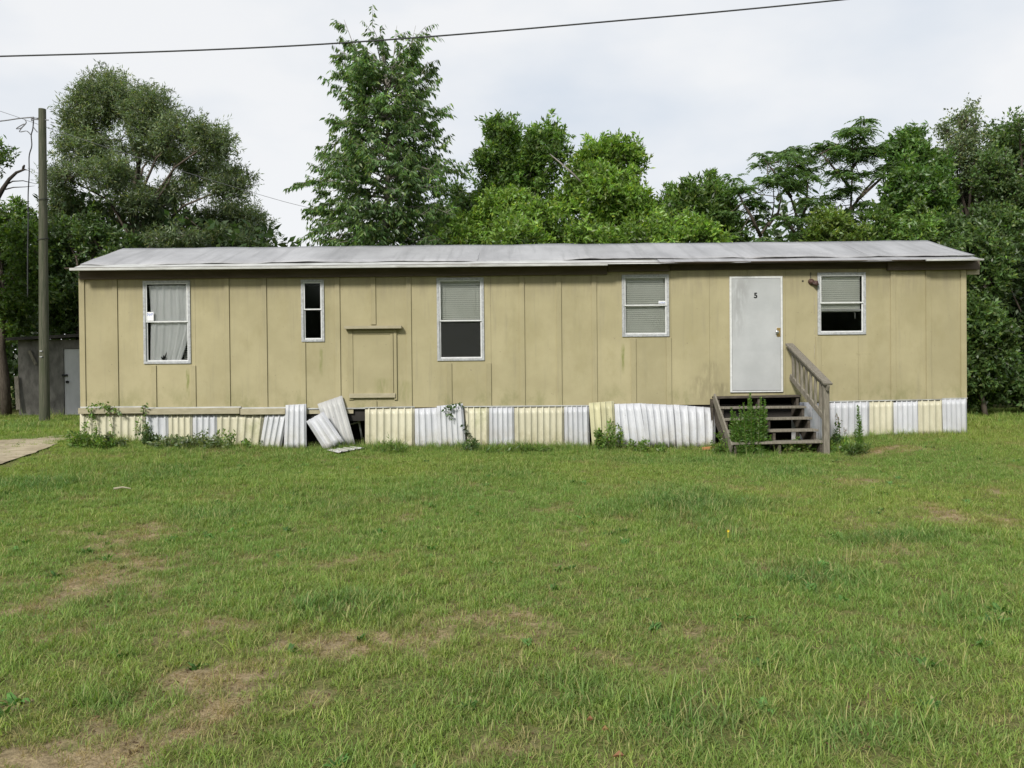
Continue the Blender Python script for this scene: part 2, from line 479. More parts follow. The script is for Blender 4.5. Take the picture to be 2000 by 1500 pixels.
def leaf_mat(name, attr='lc', instancer=False, trans=0.42, rough=0.45, spec=0.12):
    t = NT(name); t.n.remove(t.p)
    a = t.new("ShaderNodeAttribute"); a.attribute_name = attr
    if instancer: a.attribute_type = 'INSTANCER'
    c = a.outputs["Color"]
    if instancer:
        b = t.new("ShaderNodeAttribute"); b.attribute_name = 'bl'
        straw = t.ramp(b.outputs["Fac"], 0.86, 0.90, 0, 0.6)
        c = t.mix(straw, c, (0.33, 0.26, 0.14))
        h = t.new("ShaderNodeHueSaturation")
        t.link(t.ramp_lin(b.outputs["Fac"], 0.65, 1.4), h.inputs["Value"]); t.link(c, h.inputs["Color"]); c = h.outputs["Color"]
    df = t.new("ShaderNodeBsdfDiffuse"); t.link(c, df.inputs["Color"])
    tl = t.new("ShaderNodeBsdfTranslucent")
    t.link(t.mix(1.0, c, (1.3, 1.4, 0.55), 'MULTIPLY'), tl.inputs["Color"])
    gl = t.new("ShaderNodeBsdfGlossy"); gl.inputs["Roughness"].default_value = rough
    gl.inputs["Color"].default_value = (1, 1, 1, 1)
    m1 = t.new("ShaderNodeMixShader"); m1.inputs[0].default_value = trans
    t.link(df.outputs[0], m1.inputs[1]); t.link(tl.outputs[0], m1.inputs[2])
    fr = t.new("ShaderNodeFresnel"); fr.inputs["IOR"].default_value = 1.38
    m2 = t.new("ShaderNodeMixShader")
    m2.inputs[0].default_value = spec * 0.25; fr.inputs['IOR'].default_value = 1.3
    t.link(m1.outputs[0], m2.inputs[1]); t.link(gl.outputs[0], m2.inputs[2])
    t.link(m2.outputs[0], t.out.inputs["Surface"])
    return t.m
M['leaf'] = leaf_mat('leaf')
M['grass'] = leaf_mat('grass_blade', 'gcol', True, 0.35, 0.5, 0.06)
M['bark'] = simple('grey_brown_bark', (0.075, 0.06, 0.048), (0.13, 0.11, 0.09), 12, 0.9, 0.1, (2, 2, 0.5), 0.6, 40)
M['bark_dark'] = simple('dark_dead_bark', (0.035, 0.03, 0.025), (0.06, 0.05, 0.042), 12, 0.9, 0.1, (2, 2, 0.5), 0.5, 40)
M['bark_pale'] = simple('pale_grey_bark', (0.20, 0.18, 0.155), (0.30, 0.28, 0.25), 12, 0.9, 0.1, (2, 2, 0.5), 0.5, 40)
M['stem'] = simple('green_brown_stem', (0.10, 0.12, 0.04), (0.14, 0.15, 0.06), 12, 0.8)
M['pole'] = simple('treated_pole_wood', (0.066, 0.076, 0.050), (0.125, 0.12, 0.09), 9, 0.9, 0.1, (3, 3, 0.25), 0.5, 60, (0.09, 0.10, 0.06), (0.5, 0.75))
M['cable'] = simple('black_cable', (0.045, 0.047, 0.05), (0.06, 0.062, 0.065), 10, 0.6)
M['cable_grey'] = simple('grey_cable', (0.16, 0.16, 0.17), (0.2, 0.2, 0.21), 10, 0.5)
M['block'] = simple('grimy_concrete_block', (0.11, 0.105, 0.095), (0.19, 0.18, 0.165), 5, 0.9, 0.1, (1, 1, 0.5), 0.4, 60, (0.04, 0.04, 0.035), (0.5, 0.75))
M['shed_door'] = simple('dull_white_shed_door', (0.40, 0.40, 0.41), (0.46, 0.46, 0.47), 4, 0.6, 0.2, (1, 1, 0.5), 0, 40, (0.2, 0.2, 0.19), (0.6, 0.8))
M['shed_roof'] = simple('dark_shed_roofing', (0.03, 0.028, 0.026), (0.055, 0.05, 0.045), 5, 0.9)

# ------------------------------------------------------------------ ground
def blob_field(lst, x, y):
    f = np.zeros_like(np.asarray(x, float))
    for (px, py, rx, ry, s) in lst:
        if lst is DRY and (px > 750 or py < 1130): s = s * 0.72
        c = on_ground(px, py)
        a = on_ground(px + rx, py); b = on_ground(px, py - ry); b2 = on_ground(px, py + ry)
        sx = abs(a.x - c.x); sy = 0.5 * (abs(b.y - c.y) + abs(b2.y - c.y))
        f = np.maximum(f, s * np.exp(-((x - c.x) / sx) ** 2 - ((y - c.y) / sy) ** 2))
    return f

DRY = [(60, 1185, 70, 25, .9), (30, 1380, 70, 30, .5), (200, 1150, 120, 30, .55), (430, 1320, 110, 40, 1), (650, 1255, 120, 22, 1),
       (300, 1430, 150, 40, .9), (100, 1480, 130, 40, .9), (420, 1400, 90, 40, .8), (590, 1370, 60, 20, .8), (1090, 1110, 90, 16, .85),
       (900, 1120, 80, 14, .5), (1650, 938, 90, 10, .95), (1500, 955, 130, 10, .5), (1860, 1012, 120, 18, .9), (1490, 1105, 45, 12, .7),
       (990, 1440, 100, 40, .8), (1200, 1485, 80, 25, .7), (300, 1040, 110, 15, .5), (270, 1120, 100, 20, .55), (470, 888, 140, 8, .8),
       (250, 918, 70, 10, .7), (1760, 880, 100, 9, 1), (1950, 1400, 70, 30, .6), (640, 1100, 130, 15, .45), (900, 1200, 160, 18, .4),
       (1250, 1235, 90, 15, .5), (1560, 880, 70, 8, .6), (1340, 1160, 70, 12, .4), (130, 1240, 90, 22, .6), (1750, 1330, 80, 18, .35)]
LUSH = [(60, 950, 90, 12, 1), (400, 1010, 100, 14, .7), (250, 1370, 130, 35, .7), (650, 1185, 130, 30, 1), (1570, 1130, 140, 30, .9),
        (1760, 1050, 170, 14, .9), (1400, 985, 150, 14, .6), (1100, 1360, 160, 50, .6), (1350, 1410, 160, 60, .8), (1700, 1440, 220, 50, .7),
        (950, 1350, 120, 40, .6), (1900, 1200, 120, 40, .5), (1300, 900, 200, 8, .5), (850, 1050, 160, 16, .4), (1650, 1290, 180, 40, .5)]

def fields(x, y):
    n1 = fbm(x * 0.55, y * 0.55, 21, 4); n2 = fbm(x * 1.9, y * 1.9, 33, 4); n3 = fbm(x * 5.5, y * 5.5, 45, 3)
    lush = np.clip(blob_field(LUSH, x, y) * (0.55 + 0.9 * n2) + np.clip((n1 - 0.52) * 2.4, 0, 0.7), 0, 1)
    dry = blob_field(DRY, x, y) * (0.1 + 1.7 * n3 * (0.5 + n2)) + np.clip((n2 - 0.54) * 2.0, 0, 0.6) * (1 - 0.6 * lush)
    near = np.clip((8 - y) / 6, 0, 1); left = np.clip((1.0 - x) / 4, 0, 1)
    dry = dry + 0.22 * near * (0.4 + left) * np.clip(n3 * 2 - 0.6, 0, 1)
    return np.clip(dry * 0.8, 0, 1), lush

def axis(vals):
    return np.unique(np.round(np.concatenate(vals), 4))
gxs = axis([np.arange(-12, 12.01, 0.14), np.linspace(-26, -12, 20), np.linspace(12, 26, 20), np.array([-600, -300, -150, -80, -50, -35, 35, 50, 80, 150, 300, 600.])])
gys = axis([np.arange(1.5, 26.01, 0.14), np.linspace(26, 40, 15), np.array([-600, -300, -100, -40, -20, -10, -5, -2, 0, 0.8, 50, 70, 100, 160, 300, 600.])])
GX, GY = np.meshgrid(gxs, gys)
GZ = gz(GX, GY)
nx, ny = len(gxs), len(gys)
idx = np.arange(nx * ny).reshape(ny, nx)
quads = np.stack([idx[:-1, :-1], idx[:-1, 1:], idx[1:, 1:], idx[1:, :-1]], -1).reshape(-1, 4)

def ground_mat():
    t = NT('thin_lawn_soil')
    a = t.new("ShaderNodeAttribute"); a.attribute_name = 'dry'
    straw = t.mix(t.ramp(t.noise(60, 4, 0.7), 0.35, 0.65), (0.20, 0.15, 0.085), (0.42, 0.33, 0.20))
    soil = t.mix(t.ramp(t.noise(25, 5, 0.7), 0.35, 0.65), (0.17, 0.13, 0.075), (0.31, 0.25, 0.15))
    bare = t.mix(t.ramp(t.noise(4.5, 5, 0.7), 0.42, 0.6), straw, soil)
    green = t.mix(t.ramp(t.noise(40, 4, 0.7), 0.35, 0.7), (0.08, 0.10, 0.028), (0.20, 0.19, 0.075))
    f = t.math('ADD', a.outputs["Fac"], t.math('MULTIPLY', t.math('SUBTRACT', t.noise(11, 5, 0.7), 0.5), 0.9))
    c = t.mix(t.ramp(f, 0.12, 0.55), green, bare)
    t.base(c); t.rough(0.95, 0.05)
    t.bump(t.noise(45, 5, 0.7), 0.8, 0.02)
    return t.m
ground = np_mesh("ground", np.stack([GX, GY, GZ], -1).reshape(-1, 3), quads, ground_mat(), smooth=True)
gd, gl_ = fields(GX.ravel(), GY.ravel())
at_ = ground.data.attributes.new("dry", 'FLOAT', 'POINT'); at_.data.foreach_set("value", gd.astype(np.float32))
tag(ground, kind="structure")

# sandy driveway along the left end of the home
def drive_mat():
    t = NT('pale_sand')
    c = t.mix(t.ramp(t.noise(3, 5, 0.65, (0.7, 1.2, 1)), 0.3, 0.7), (0.32, 0.27, 0.185), (0.48, 0.415, 0.30))
    c = t.mix(t.ramp(t.noise(2.2, 5, 0.7, (0.5, 1.5, 1), (4, 4, 1)), 0.50, 0.68, 0, 0.6), c, (0.17, 0.14, 0.10))
    c = t.mix(t.ramp(t.noise(60, 3), 0.4, 0.7, 0, 0.25), c, (0.24, 0.2, 0.15))
    c = t.mix(t.ramp(t.noise(9, 5, 0.75, (0.6, 1.3, 1), (2, 8, 1)), 0.55, 0.68, 0, 0.7), c, (0.12, 0.11, 0.065))
    t.base(c); t.rough(0.95, 0.05); t.bump(t.noise(30, 5, 0.7), 0.6, 0.02)
    return t.m
FAR_E = [on_ground(px, py) for px, py in ((-420, 876), (0, 862), (80, 857), (150, 849.5))]
NEAR_E = [on_ground(px, py) for px, py in ((-420, 960), (0, 910), (40, 895), (100, 874), (152, 853))]
def resample(pts, n):
    d = np.concatenate([[0], np.cumsum([(pts[k + 1] - pts[k]).length for k in range(len(pts) - 1)])])
    t = np.linspace(0, d[-1], n)
    return np.stack([np.interp(t, d, [p[k] for p in pts]) for k in (0, 1)], -1)
ND = 90
fe = resample(FAR_E, ND); ne = resample(NEAR_E, ND)
fe[:, 1] += (vnoise(fe[:, 0] * 1.6, fe[:, 0] * 0, 8) - 0.5) * 0.4; ne[:, 1] += (vnoise(ne[:, 1] * 1.6, ne[:, 0] * 0, 9) - 0.5) * 0.4
tt = np.linspace(0, 1, 40)[:, None, None]
dv = ne[None] * (1 - tt) + fe[None] * tt
dz = gz(dv[..., 0], dv[..., 1]) + 0.022
dv = np.concatenate([dv, dz[..., None]], -1).reshape(-1, 3)
ii = np.arange(40 * ND).reshape(40, ND)
dq = np.stack([ii[:-1, :-1], ii[:-1, 1:], ii[1:, 1:], ii[1:, :-1]], -1).reshape(-1, 4)
def in_drive(x, y):
    poly = np.concatenate([ne, fe[::-1]]); r = np.zeros(len(x), bool)
    x1, y1 = poly[:, 0], poly[:, 1]; x2, y2 = np.roll(x1, -1), np.roll(y1, -1)
    for a, b, c_, d_ in zip(x1, y1, x2, y2):
        if b == d_: continue
        r ^= ((b > y) != (d_ > y)) & (x < (c_ - a) * (y - b) / (d_ - b) + a)
    return r
drive = np_mesh("driveway", dv, dq, drive_mat(), smooth=True)
tag(drive, kind="structure")

# ------------------------------------------------------------------ grass
tufts = bpy.data.collections.new("grass_tufts")
def make_tuft(k, n, r, lmin, lmax, lean, w):
    V = []; Q = []; B = []
    rg = np.random.default_rng(100 + k)
    for b in range(n):
        a = rg.uniform(0, 2 * math.pi); rr = r * math.sqrt(rg.uniform())
        bx, by = rr * math.cos(a), rr * math.sin(a)
        az = rg.uniform(0, 2 * math.pi); ln = rg.uniform(lmin, lmax); le = rg.uniform(0.25, 1.0) * lean
        ww = w * rg.uniform(0.7, 1.3)
        dx, dy = math.cos(az), math.sin(az); sx, sy = -dy, dx
        n0 = len(V); bl = rg.uniform()
        for s, wf in ((0, 1), (0.4, 0.9), (0.75, 0.6)):
            ang = le * (0.3 + s)
            h = ln * s * math.cos(ang * 0.7); o = ln * s * math.sin(ang)
            V += [(bx + dx * o - sx * ww * wf / 2, by + dy * o - sy * ww * wf / 2, h - 0.006), (bx + dx * o + sx * ww * wf / 2, by + dy * o + sy * ww * wf / 2, h - 0.006)]
        ang = le * 1.3
        V.append((bx + dx * ln * math.sin(ang), by + dy * ln * math.sin(ang), ln * max(0.12, math.cos(ang * 0.8)) - 0.006))
        Q += [(n0, n0 + 1, n0 + 3, n0 + 2), (n0 + 2, n0 + 3, n0 + 5, n0 + 4), (n0 + 4, n0 + 5, n0 + 6)]
        B += [bl] * 7
    me = bpy.data.meshes.new("tuft"); me.from_pydata(V, [], Q); me.materials.append(M['grass'])
    a = me.attributes.new("bl", 'FLOAT', 'POINT'); a.data.foreach_set("value", np.array(B, np.float32))
    o = bpy.data.objects.new("tuft_%02d" % k, me); tufts.objects.link(o)
for k in range(12):
    if k < 4: make_tuft(k, 38, 0.075, 0.025, 0.060, 1.25, 0.0038)        # short turf
    elif k < 7: make_tuft(k, 30, 0.065, 0.045, 0.105, 1.1, 0.0042)       # longer clumps
    elif k < 9: make_tuft(k, 28, 0.085, 0.03, 0.08, 1.8, 0.0038)       # flattened straw
    elif k < 10: make_tuft(k, 16, 0.05, 0.10, 0.19, 0.9, 0.0042)       # tall seeding tufts
    elif k < 11: make_tuft(k, 14, 0.03, 0.05, 0.085, 1.5, 0.020)        # broadleaf rosettes
    else: make_tuft(k, 9, 0.09, 0.015, 0.045, 2.1, 0.012)              # dead leaf crumbs

def grass_points(n, x0, x1, y0, y1):
    return RNG.uniform(x0, x1, n), RNG.uniform(y0, y1, n)
px_, py_ = grass_points(118000, -13, 13, 2.0, 15.0)
keep = (np.abs(px_) < 0.62 * py_ + 2.2)
px_, py_ = px_[keep], py_[keep]
ax_, ay_ = grass_points(9000, -17, -7.0, 15.2, 24)
bx_, by_ = grass_points(7500, 7.6, 17, 14.0, 23)
cx_, cy_ = grass_points(4200, -7.5, 8.0, 13.3, 14.2)
cy_ = 14.12 - np.abs(RNG.normal(0, 0.28, len(cx_))) - np.interp(cx_, [1.6, 3.3, 3.4, 5.2, 5.3], [0.05, 0.16, 0.4, 0.4, 0.05])
kc = RNG.uniform(size=len(cx_)) < 0.35 + 0.65 * vnoise(cx_ * 2.2, cx_ * 0, 5)
cx_, cy_ = cx_[kc], cy_[kc]
band = np.concatenate([np.zeros(len(px_) + len(ax_) + len(bx_), bool), np.ones(len(cx_), bool)])
px_ = np.concatenate([px_, ax_, bx_, cx_]); py_ = np.concatenate([py_, ay_, by_, cy_])
under = (np.abs(px_) < 7.75) & (py_ > 14.16)
wob = (vnoise(px_ * 2.0, py_ * 2.0, 77) - 0.5) * 0.8 + (vnoise(px_ * 6.0, py_ * 6.0, 78) - 0.5) * 0.5
on_dr = in_drive(px_ + wob - 0.18, py_ + wob) & (RNG.uniform(size=len(px_)) > 0.07)
ok = ~under & ~on_dr
px_, py_, band = px_[ok], py_[ok], band[ok]
dry_, lush_ = fields(px_, py_)
u = RNG.uniform(size=len(px_))
ok = u > dry_ * 0.44 - 0.05
px_, py_, dry_, lush_, band = px_[ok], py_[ok], dry_[ok], lush_[ok], band[ok]
n = len(px_)
u = RNG.uniform(size=n)
vid = RNG.integers(0, 4, n)
vid = np.where(u < 0.10 + 0.45 * lush_, RNG.integers(4, 7, n), vid)
flat = RNG.uniform(size=n) < 0.10 + 0.55 * dry_
vid = np.where(flat, RNG.integers(7, 9, n), vid)
tall = RNG.uniform(size=n) < 0.006 + 0.012 * lush_
vid = np.where(tall, 9, vid)
rosette = RNG.uniform(size=n) < 0.003 + 0.014 * np.clip(fbm(px_ * 1.1, py_ * 1.1, 91, 3) * 3 - 1.6, 0, 1)
vid = np.where(rosette, 10, vid)
crumb = RNG.uniform(size=n) < 0.02 + 0.10 * dry_
vid = np.where(crumb & ~rosette, 11, vid)
vid = np.where(band, np.where(RNG.uniform(size=n) < 0.35, 9, RNG.integers(4, 7, n)), vid)
scl = RNG.uniform(0.75, 1.2, n) * (0.85 + 0.35 * lush_ - 0.2 * dry_)
far = (py_ > 15.2)
scl = np.where(far, scl * 1.9, scl)
huen = fbm(px_ * 0.35, py_ * 0.35, 61, 3)[:, None]; r1 = RNG.uniform(size=(n, 1))
g_yel = np.array([0.250, 0.325, 0.070]); g_mid = np.array([0.175, 0.290, 0.068]); g_deep = np.array([0.105, 0.210, 0.062]); g_straw = np.array([0.30, 0.23, 0.115])
c = g_mid + (g_yel - g_mid) * np.clip(huen * 1.7 - 0.35 + (r1 - 0.5) * 0.7, 0, 1)
c = c + (g_deep - c) * np.clip(lush_[:, None] * 0.8 + (RNG.uniform(size=(n, 1)) - 0.6) * 0.4, 0, 1)
dmix = np.clip(dry_[:, None] * 0.75 + np.where(flat, 0.40, -0.12)[:, None] + (RNG.uniform(size=(n, 1)) - 0.5) * 0.35, 0, 0.95)
c = c + (g_straw - c) * dmix
c = np.where((crumb & ~rosette & ~band)[:, None], np.array([0.17, 0.105, 0.06]) * RNG.uniform(0.6, 1.5, (n, 1)), c)
c = np.where(rosette[:, None], np.array([0.095, 0.20, 0.05]) * RNG.uniform(0.8, 1.3, (n, 1)), c)
c *= RNG.uniform(0.85, 1.15, (n, 1))
rot = np.zeros((n, 3), np.float32); rot[:, 2] = RNG.uniform(0, 6.283, n); rot[:, 0] = RNG.normal(0, 0.12, n); rot[:, 1] = RNG.normal(0, 0.12, n)
gme = bpy.data.meshes.new("grass")
gme.vertices.add(n)
gme.vertices.foreach_set("co", np.stack([px_, py_, gz(px_, py_)], -1).astype(np.float32).ravel())
for nm, ty, arr in (("gcol", 'FLOAT_VECTOR', c), ("grot", 'FLOAT_VECTOR', rot), ("gscl", 'FLOAT', scl), ("gvid", 'INT', vid)):
    a = gme.attributes.new(nm, ty, 'POINT')
    a.data.foreach_set("vector" if ty == 'FLOAT_VECTOR' else "value", np.asarray(arr, np.int32 if ty == 'INT' else np.float32).ravel())
grass = bpy.data.objects.new("grass", gme); COL.objects.link(grass)
tag(grass, "patchy green lawn grass with dry straw spots", "grass", kind="stuff")
ng = bpy.data.node_groups.new("scatter_tufts", 'GeometryNodeTree')
ng.interface.new_socket("Geometry", in_out='INPUT', socket_type='NodeSocketGeometry')
ng.interface.new_socket("Geometry", in_out='OUTPUT', socket_type='NodeSocketGeometry')
gi = ng.nodes.new("NodeGroupInput"); go = ng.nodes.new("NodeGroupOutput")
ci = ng.nodes.new("GeometryNodeCollectionInfo"); ci.inputs["Collection"].default_value = tufts
ci.inputs["Separate Children"].default_value = True; ci.inputs["Reset Children"].default_value = True
mp_ = ng.nodes.new("GeometryNodeMeshToPoints")
ip = ng.nodes.new("GeometryNodeInstanceOnPoints"); ip.inputs["Pick Instance"].default_value = True
def nattr(nm, ty):
    q = ng.nodes.new("GeometryNodeInputNamedAttribute"); q.data_type = ty; q.inputs["Name"].default_value = nm
    return q.outputs["Attribute"]
ng.links.new(gi.outputs[0], mp_.inputs["Mesh"])
ng.links.new(mp_.outputs["Points"], ip.inputs["Points"])
ng.links.new(ci.outputs[0], ip.inputs["Instance"])
ng.links.new(nattr("gvid", 'INT'), ip.inputs["Instance Index"])
ng.links.new(nattr("grot", 'FLOAT_VECTOR'), ip.inputs["Rotation"])
ng.links.new(nattr("gscl", 'FLOAT'), ip.inputs["Scale"])
ng.links.new(ip.outputs["Instances"], go.inputs[0])
gm_ = grass.modifiers.new("scatter", 'NODES'); gm_.node_group = ng

# ------------------------------------------------------------------ the mobile home
X0 = wx(157, 680, YW); X1 = wx(1887, 660, YW)
Z_BOT = wz(1000, 794, YW)                  # bottom edge of the siding
Z_TOP = wz(1000, 535, YW)                  # underside of the fascia
EAVE_Y = YW - 0.34; RIDGE_Y = YW + 1.55; BACK_Y = YW + 3.1
Z_EAVE = wz(1000, 517, EAVE_Y); Z_RIDGE = wz(1000, 480, RIDGE_Y)
home = thing("mobile_home", ((X0 + X1) / 2, YW + 1.5, 0), "long tan single wide mobile home with shallow grey metal roof and patched skirting", "mobile home")

def plate(name, m, parent, x0, x1, z0, z1, holes, y0, th, bevel=0):
    """Upright board with rectangular holes."""
    xs = sorted({x0, x1, *[min(max(h[0], x0), x1) for h in holes], *[min(max(h[1], x0), x1) for h in holes]})
    zs = sorted({z0, z1, *[min(max(h[2], z0), z1) for h in holes], *[min(max(h[3], z0), z1) for h in holes]})
    b = MB()
    solid = {}
    for i in range(len(xs) - 1):
        for j in range(len(zs) - 1):
            cx, cz = (xs[i] + xs[i + 1]) / 2, (zs[j] + zs[j + 1]) / 2
            solid[i, j] = not any(h[0] < cx < h[1] and h[2] < cz < h[3] for h in holes)
    for (i, j), s in solid.items():
        if not s: continue
        a0, a1, c0, c1 = xs[i], xs[i + 1], zs[j], zs[j + 1]
        b.add([(a0, y0, c0), (a1, y0, c0), (a1, y0, c1), (a0, y0, c1)], [(0, 1, 2, 3)])
        b.add([(a0, y0 + th, c0), (a1, y0 + th, c0), (a1, y0 + th, c1), (a0, y0 + th, c1)], [(3, 2, 1, 0)])
        for (di, dj, q) in ((-1, 0, [(a0, c0), (a0, c1)]), (1, 0, [(a1, c1), (a1, c0)]), (0, -1, [(a1, c0), (a0, c0)]), (0, 1, [(a0, c1), (a1, c1)])):
            if not solid.get((i + di, j + dj), False):
                (p0, r0), (p1, r1) = q
                b.add([(p0, y0, r0), (p1, y0, r1), (p1, y0 + th, r1), (p0, y0 + th, r0)], [(0, 1, 2, 3)])
    if not b.v: return None
    return b.build(name, m, parent)

def rect(px0, py0, px1, py1, Y=YW):
    """World x0, x1, z0, z1 of a photograph rectangle on the plane Y."""
    a = at(px0, (py0 + py1) / 2, Y); b = at(px1, (py0 + py1) / 2, Y)
    cx = (px0 + px1) / 2
    return a.x, b.x, wz(cx, py1, Y), wz(cx, py0, Y)

WIN = {'curtain': rect(283, 551, 370, 708), 'narrow': rect(591, 549, 631, 665), 'tall': rect(856, 545, 943, 702),
       'blinds': rect(1217, 539, 1304, 655), 'half': rect(1599, 535, 1688, 651)}
DOOR = rect(1425, 540, 1528, 766)
UNDER = rect(1400, 775, 1563, 830)
holes = list(WIN.values()) + [DOOR, UNDER]
LINES = [157, 231, 305, 382, 449, 522, 595, 665, 735, 804, 880, 959, 1024, 1097, 1166, 1240, 1311, 1386, 1460, 1534, 1603, 1676, 1748, 1817, 1887]
LX = [wx(p, 670, YW) for p in LINES]
for i in range(len(LX) - 1):
    xa_, xb_ = LX[i] + 0.0015, LX[i + 1] - 0.0015; yy_ = YW + random.uniform(-0.001, 0.001)
    cuts = sorted([(h[2], h[3]) for h in holes if h[0] <= xa_ and h[1] >= xb_])
    part = [h for h in holes if not (h[0] <= xa_ and h[1] >= xb_)]
    zc = Z_BOT
    for (c0, c1) in cuts + [(Z_TOP + 0.1, 99)]:
        if c0 > zc + 0.02: plate("siding_panel", M['siding'], home, xa_, xb_, zc, c0, part, yy_, 0.014)
        zc = max(zc, c1)

# battens: pixel of the right edge, top and bottom (None = full height)
BW = 0.085
BAT = [(167, None, None), (231, None, None), (305, 714, None), (382, 714, None), (449, None, None), (522, None, None), (597, 669, None), (665, None, None),
       (735, None, 634), (735, 783, None), (804, None, None), (882, 709, None), (959, 709, None), (1025, None, None), (1097, None, None), (1166, None, None),
       (1242, 661, None), (1311, 659, None), (1603, 657, None), (1749, None, None), (1818, None, None), (1887, None, None)]
for (p, ya, yb) in BAT:
    w = BW if p not in (167, 1887) else 0.095
    xr = wx(p, 670, YW)
    z1 = Z_TOP - 0.004 if ya is None else wz(p, ya, YW)
    z0 = Z_BOT + 0.004 if yb is None else wz(p, yb, YW)
    MB().box(xr - w, xr, YW - 0.02, YW - 0.002, z0, z1).build("batten", M['batten'], home, bevel=0.004)
# side trim of the outermost corners and the other walls
wt = 0.05
MB().box(X0 + 0.02, X0 + 0.05, YW + 0.02, BACK_Y, Z_BOT - 0.05, Z_TOP + 0.1).build("end_wall", M['siding'], home)
MB().box(X1 - 0.05, X1 - 0.02, YW + 0.02, BACK_Y, Z_BOT - 0.05, Z_TOP + 0.1).build("end_wall", M['siding'], home)
MB().box(X0 + 0.02, X1 - 0.02, BACK_Y, BACK_Y + 0.03, Z_BOT - 0.05, Z_TOP + 0.1).build("back_wall", M['siding'], home)
MB().box(X0 + 0.06, X1 - 0.06, YW + 0.03, BACK_Y - 0.01, Z_BOT - 0.22, Z_BOT - 0.01).build("floor_frame", M['belly'], home)
MB().box(X0 + 0.06, X1 - 0.06, YW + 0.03, BACK_Y - 0.01, Z_TOP + 0.06, Z_TOP + 0.09).build("inner_ceiling", M['inside'], home)
MB().box(X0 + 0.06, X1 - 0.06, YW + 1.9, YW + 1.93, Z_BOT, Z_TOP + 0.05).build("inner_wall", M['inside'], home)
MB().box(X0 + 0.1, X1 - 0.1, YW + 0.9, YW + 0.98, -0.3, Z_BOT - 0.23).build("foundation_wall", M['belly'], home)

# gable ends above the end walls
for xe in (X0 + 0.02, X1 - 0.05):
    MB().prism_x([(YW + 0.02, Z_TOP + 0.1), (BACK_Y, Z_TOP + 0.1), (RIDGE_Y, Z_RIDGE - 0.05)], xe, xe + 0.03).build("gable_wall", M['siding'], home)

# fascia boards under the eave
def fascia(px0, py0, px1, py1, y0, y1, m):
    a = rect(px0, py0, px1, py1, y0)
    MB().box(a[0], a[1], y0, y1, a[2], a[3]).build("fascia_board", m, home, bevel=0.004)
fascia(155, 521, 1186, 541, YW - 0.055, YW - 0.004, M['fascia'])
fascia(1187.5, 513, 1308, 530, YW - 0.062, YW - 0.004, M['fascia'])
fascia(1309, 505, 1734, 526, YW - 0.03, YW - 0.004, M['fascia_dark'])
fascia(1735, 508, 1914, 527, YW - 0.075, YW - 0.004, M['fascia'])
a = rect(1889, 526.5, 1913, 536, YW + 0.0)
MB().box(a[0], a[1], YW, YW + 0.04, a[2], a[3]).build("eave_block", M['trim_tan'], home)
# soffit
MB().box(X0 - 0.1, X1 + 0.1, EAVE_Y + 0.05, YW - 0.002, Z_TOP + 0.125, Z_TOP + 0.14).build("soffit", M['fascia_dark'], home)

# roof: front and back slope, overlapping flashing along the eave
XA = wx(137, 522, EAVE_Y); XB = wx(1923, 507, EAVE_Y)
def slope(name, m, x0, x1, v0, v1, lift, amp, th=0.012, nxs=150, nvs=8, seed=1, back=False, edge=0.0):
    xs = np.linspace(x0, x1, nxs); vs = np.linspace(v0, v1, nvs)
    XX, VV = np.meshgrid(xs, vs)
    if not back: YY = EAVE_Y + (RIDGE_Y - EAVE_Y) * VV
    else: YY = BACK_Y + 0.3 + (RIDGE_Y - BACK_Y - 0.3) * VV
    ZZ_ = Z_EAVE + (Z_RIDGE - Z_EAVE) * VV + lift + (fbm(XX * 1.1, VV * 3, seed, 3) - 0.5) * amp
    e = np.clip(1 - (VV - v0) / max(1e-6, (v1 - v0)) * 4, 0, 1)
    ZZ_ = ZZ_ + e * (fbm(XX * 1.6, VV * 0, seed + 5, 3) - 0.5) * edge
    YY = YY + e * (fbm(XX * 2.3, VV * 0, seed + 9, 3) - 0.5) * edge * 1.5
    top = np.stack([XX, YY, ZZ_], -1).reshape(-1, 3); bot = top - np.array([0, 0, th])
    N = nxs * nvs; ii = np.arange(N).reshape(nvs, nxs)
    q = np.stack([ii[:-1, :-1], ii[:-1, 1:], ii[1:, 1:], ii[1:, :-1]], -1).reshape(-1, 4)
    Q = [q, q[:, ::-1] + N]
    for e0 in (ii[0, :], ii[-1, ::-1], ii[::-1, 0], ii[:, -1]):
        Q.append(np.stack([e0[:-1], e0[:-1] + N, e0[1:] + N, e0[1:]], -1))
    return np_mesh(name, np.concatenate([top, bot]), np.concatenate(Q), m, home)
# three long sheets butt along the ridge
slope("roof_sheet", M['roof'], XA, XB, 0.16, 1.0, 0.024, 0.035, seed=2, edge=0.06)
slope("roof_sheet", M['roof'], XA, XB, 0.0, 1.0, 0.018, 0.01, seed=7, back=True)
xm = wx(1290, 510, EAVE_Y)
slope("roof_flashing", M['flashing'], XA, xm, 0.0, 0.2, 0.003, 0.01, seed=4, edge=0.015)
slope("roof_flashing", M['roof'], xm + 0.003, XB, 0.03, 0.2, 0.006, 0.02, seed=5, edge=0.05)
a = rect(136, 518.5, 1187, 523.5, EAVE_Y - 0.005)
MB().box(a[0], a[1], EAVE_Y - 0.02, EAVE_Y + 0.03, a[2], a[3] - 0.002).build("drip_edge", M['flashing'], home, bevel=0.003)
a = rect(1810, 505.5, 1922, 509, EAVE_Y - 0.005)
MB().box(a[0], a[1], EAVE_Y - 0.01, EAVE_Y + 0.03, a[2], a[3]).build("drip_edge", M['flashing'], home, bevel=0.003)
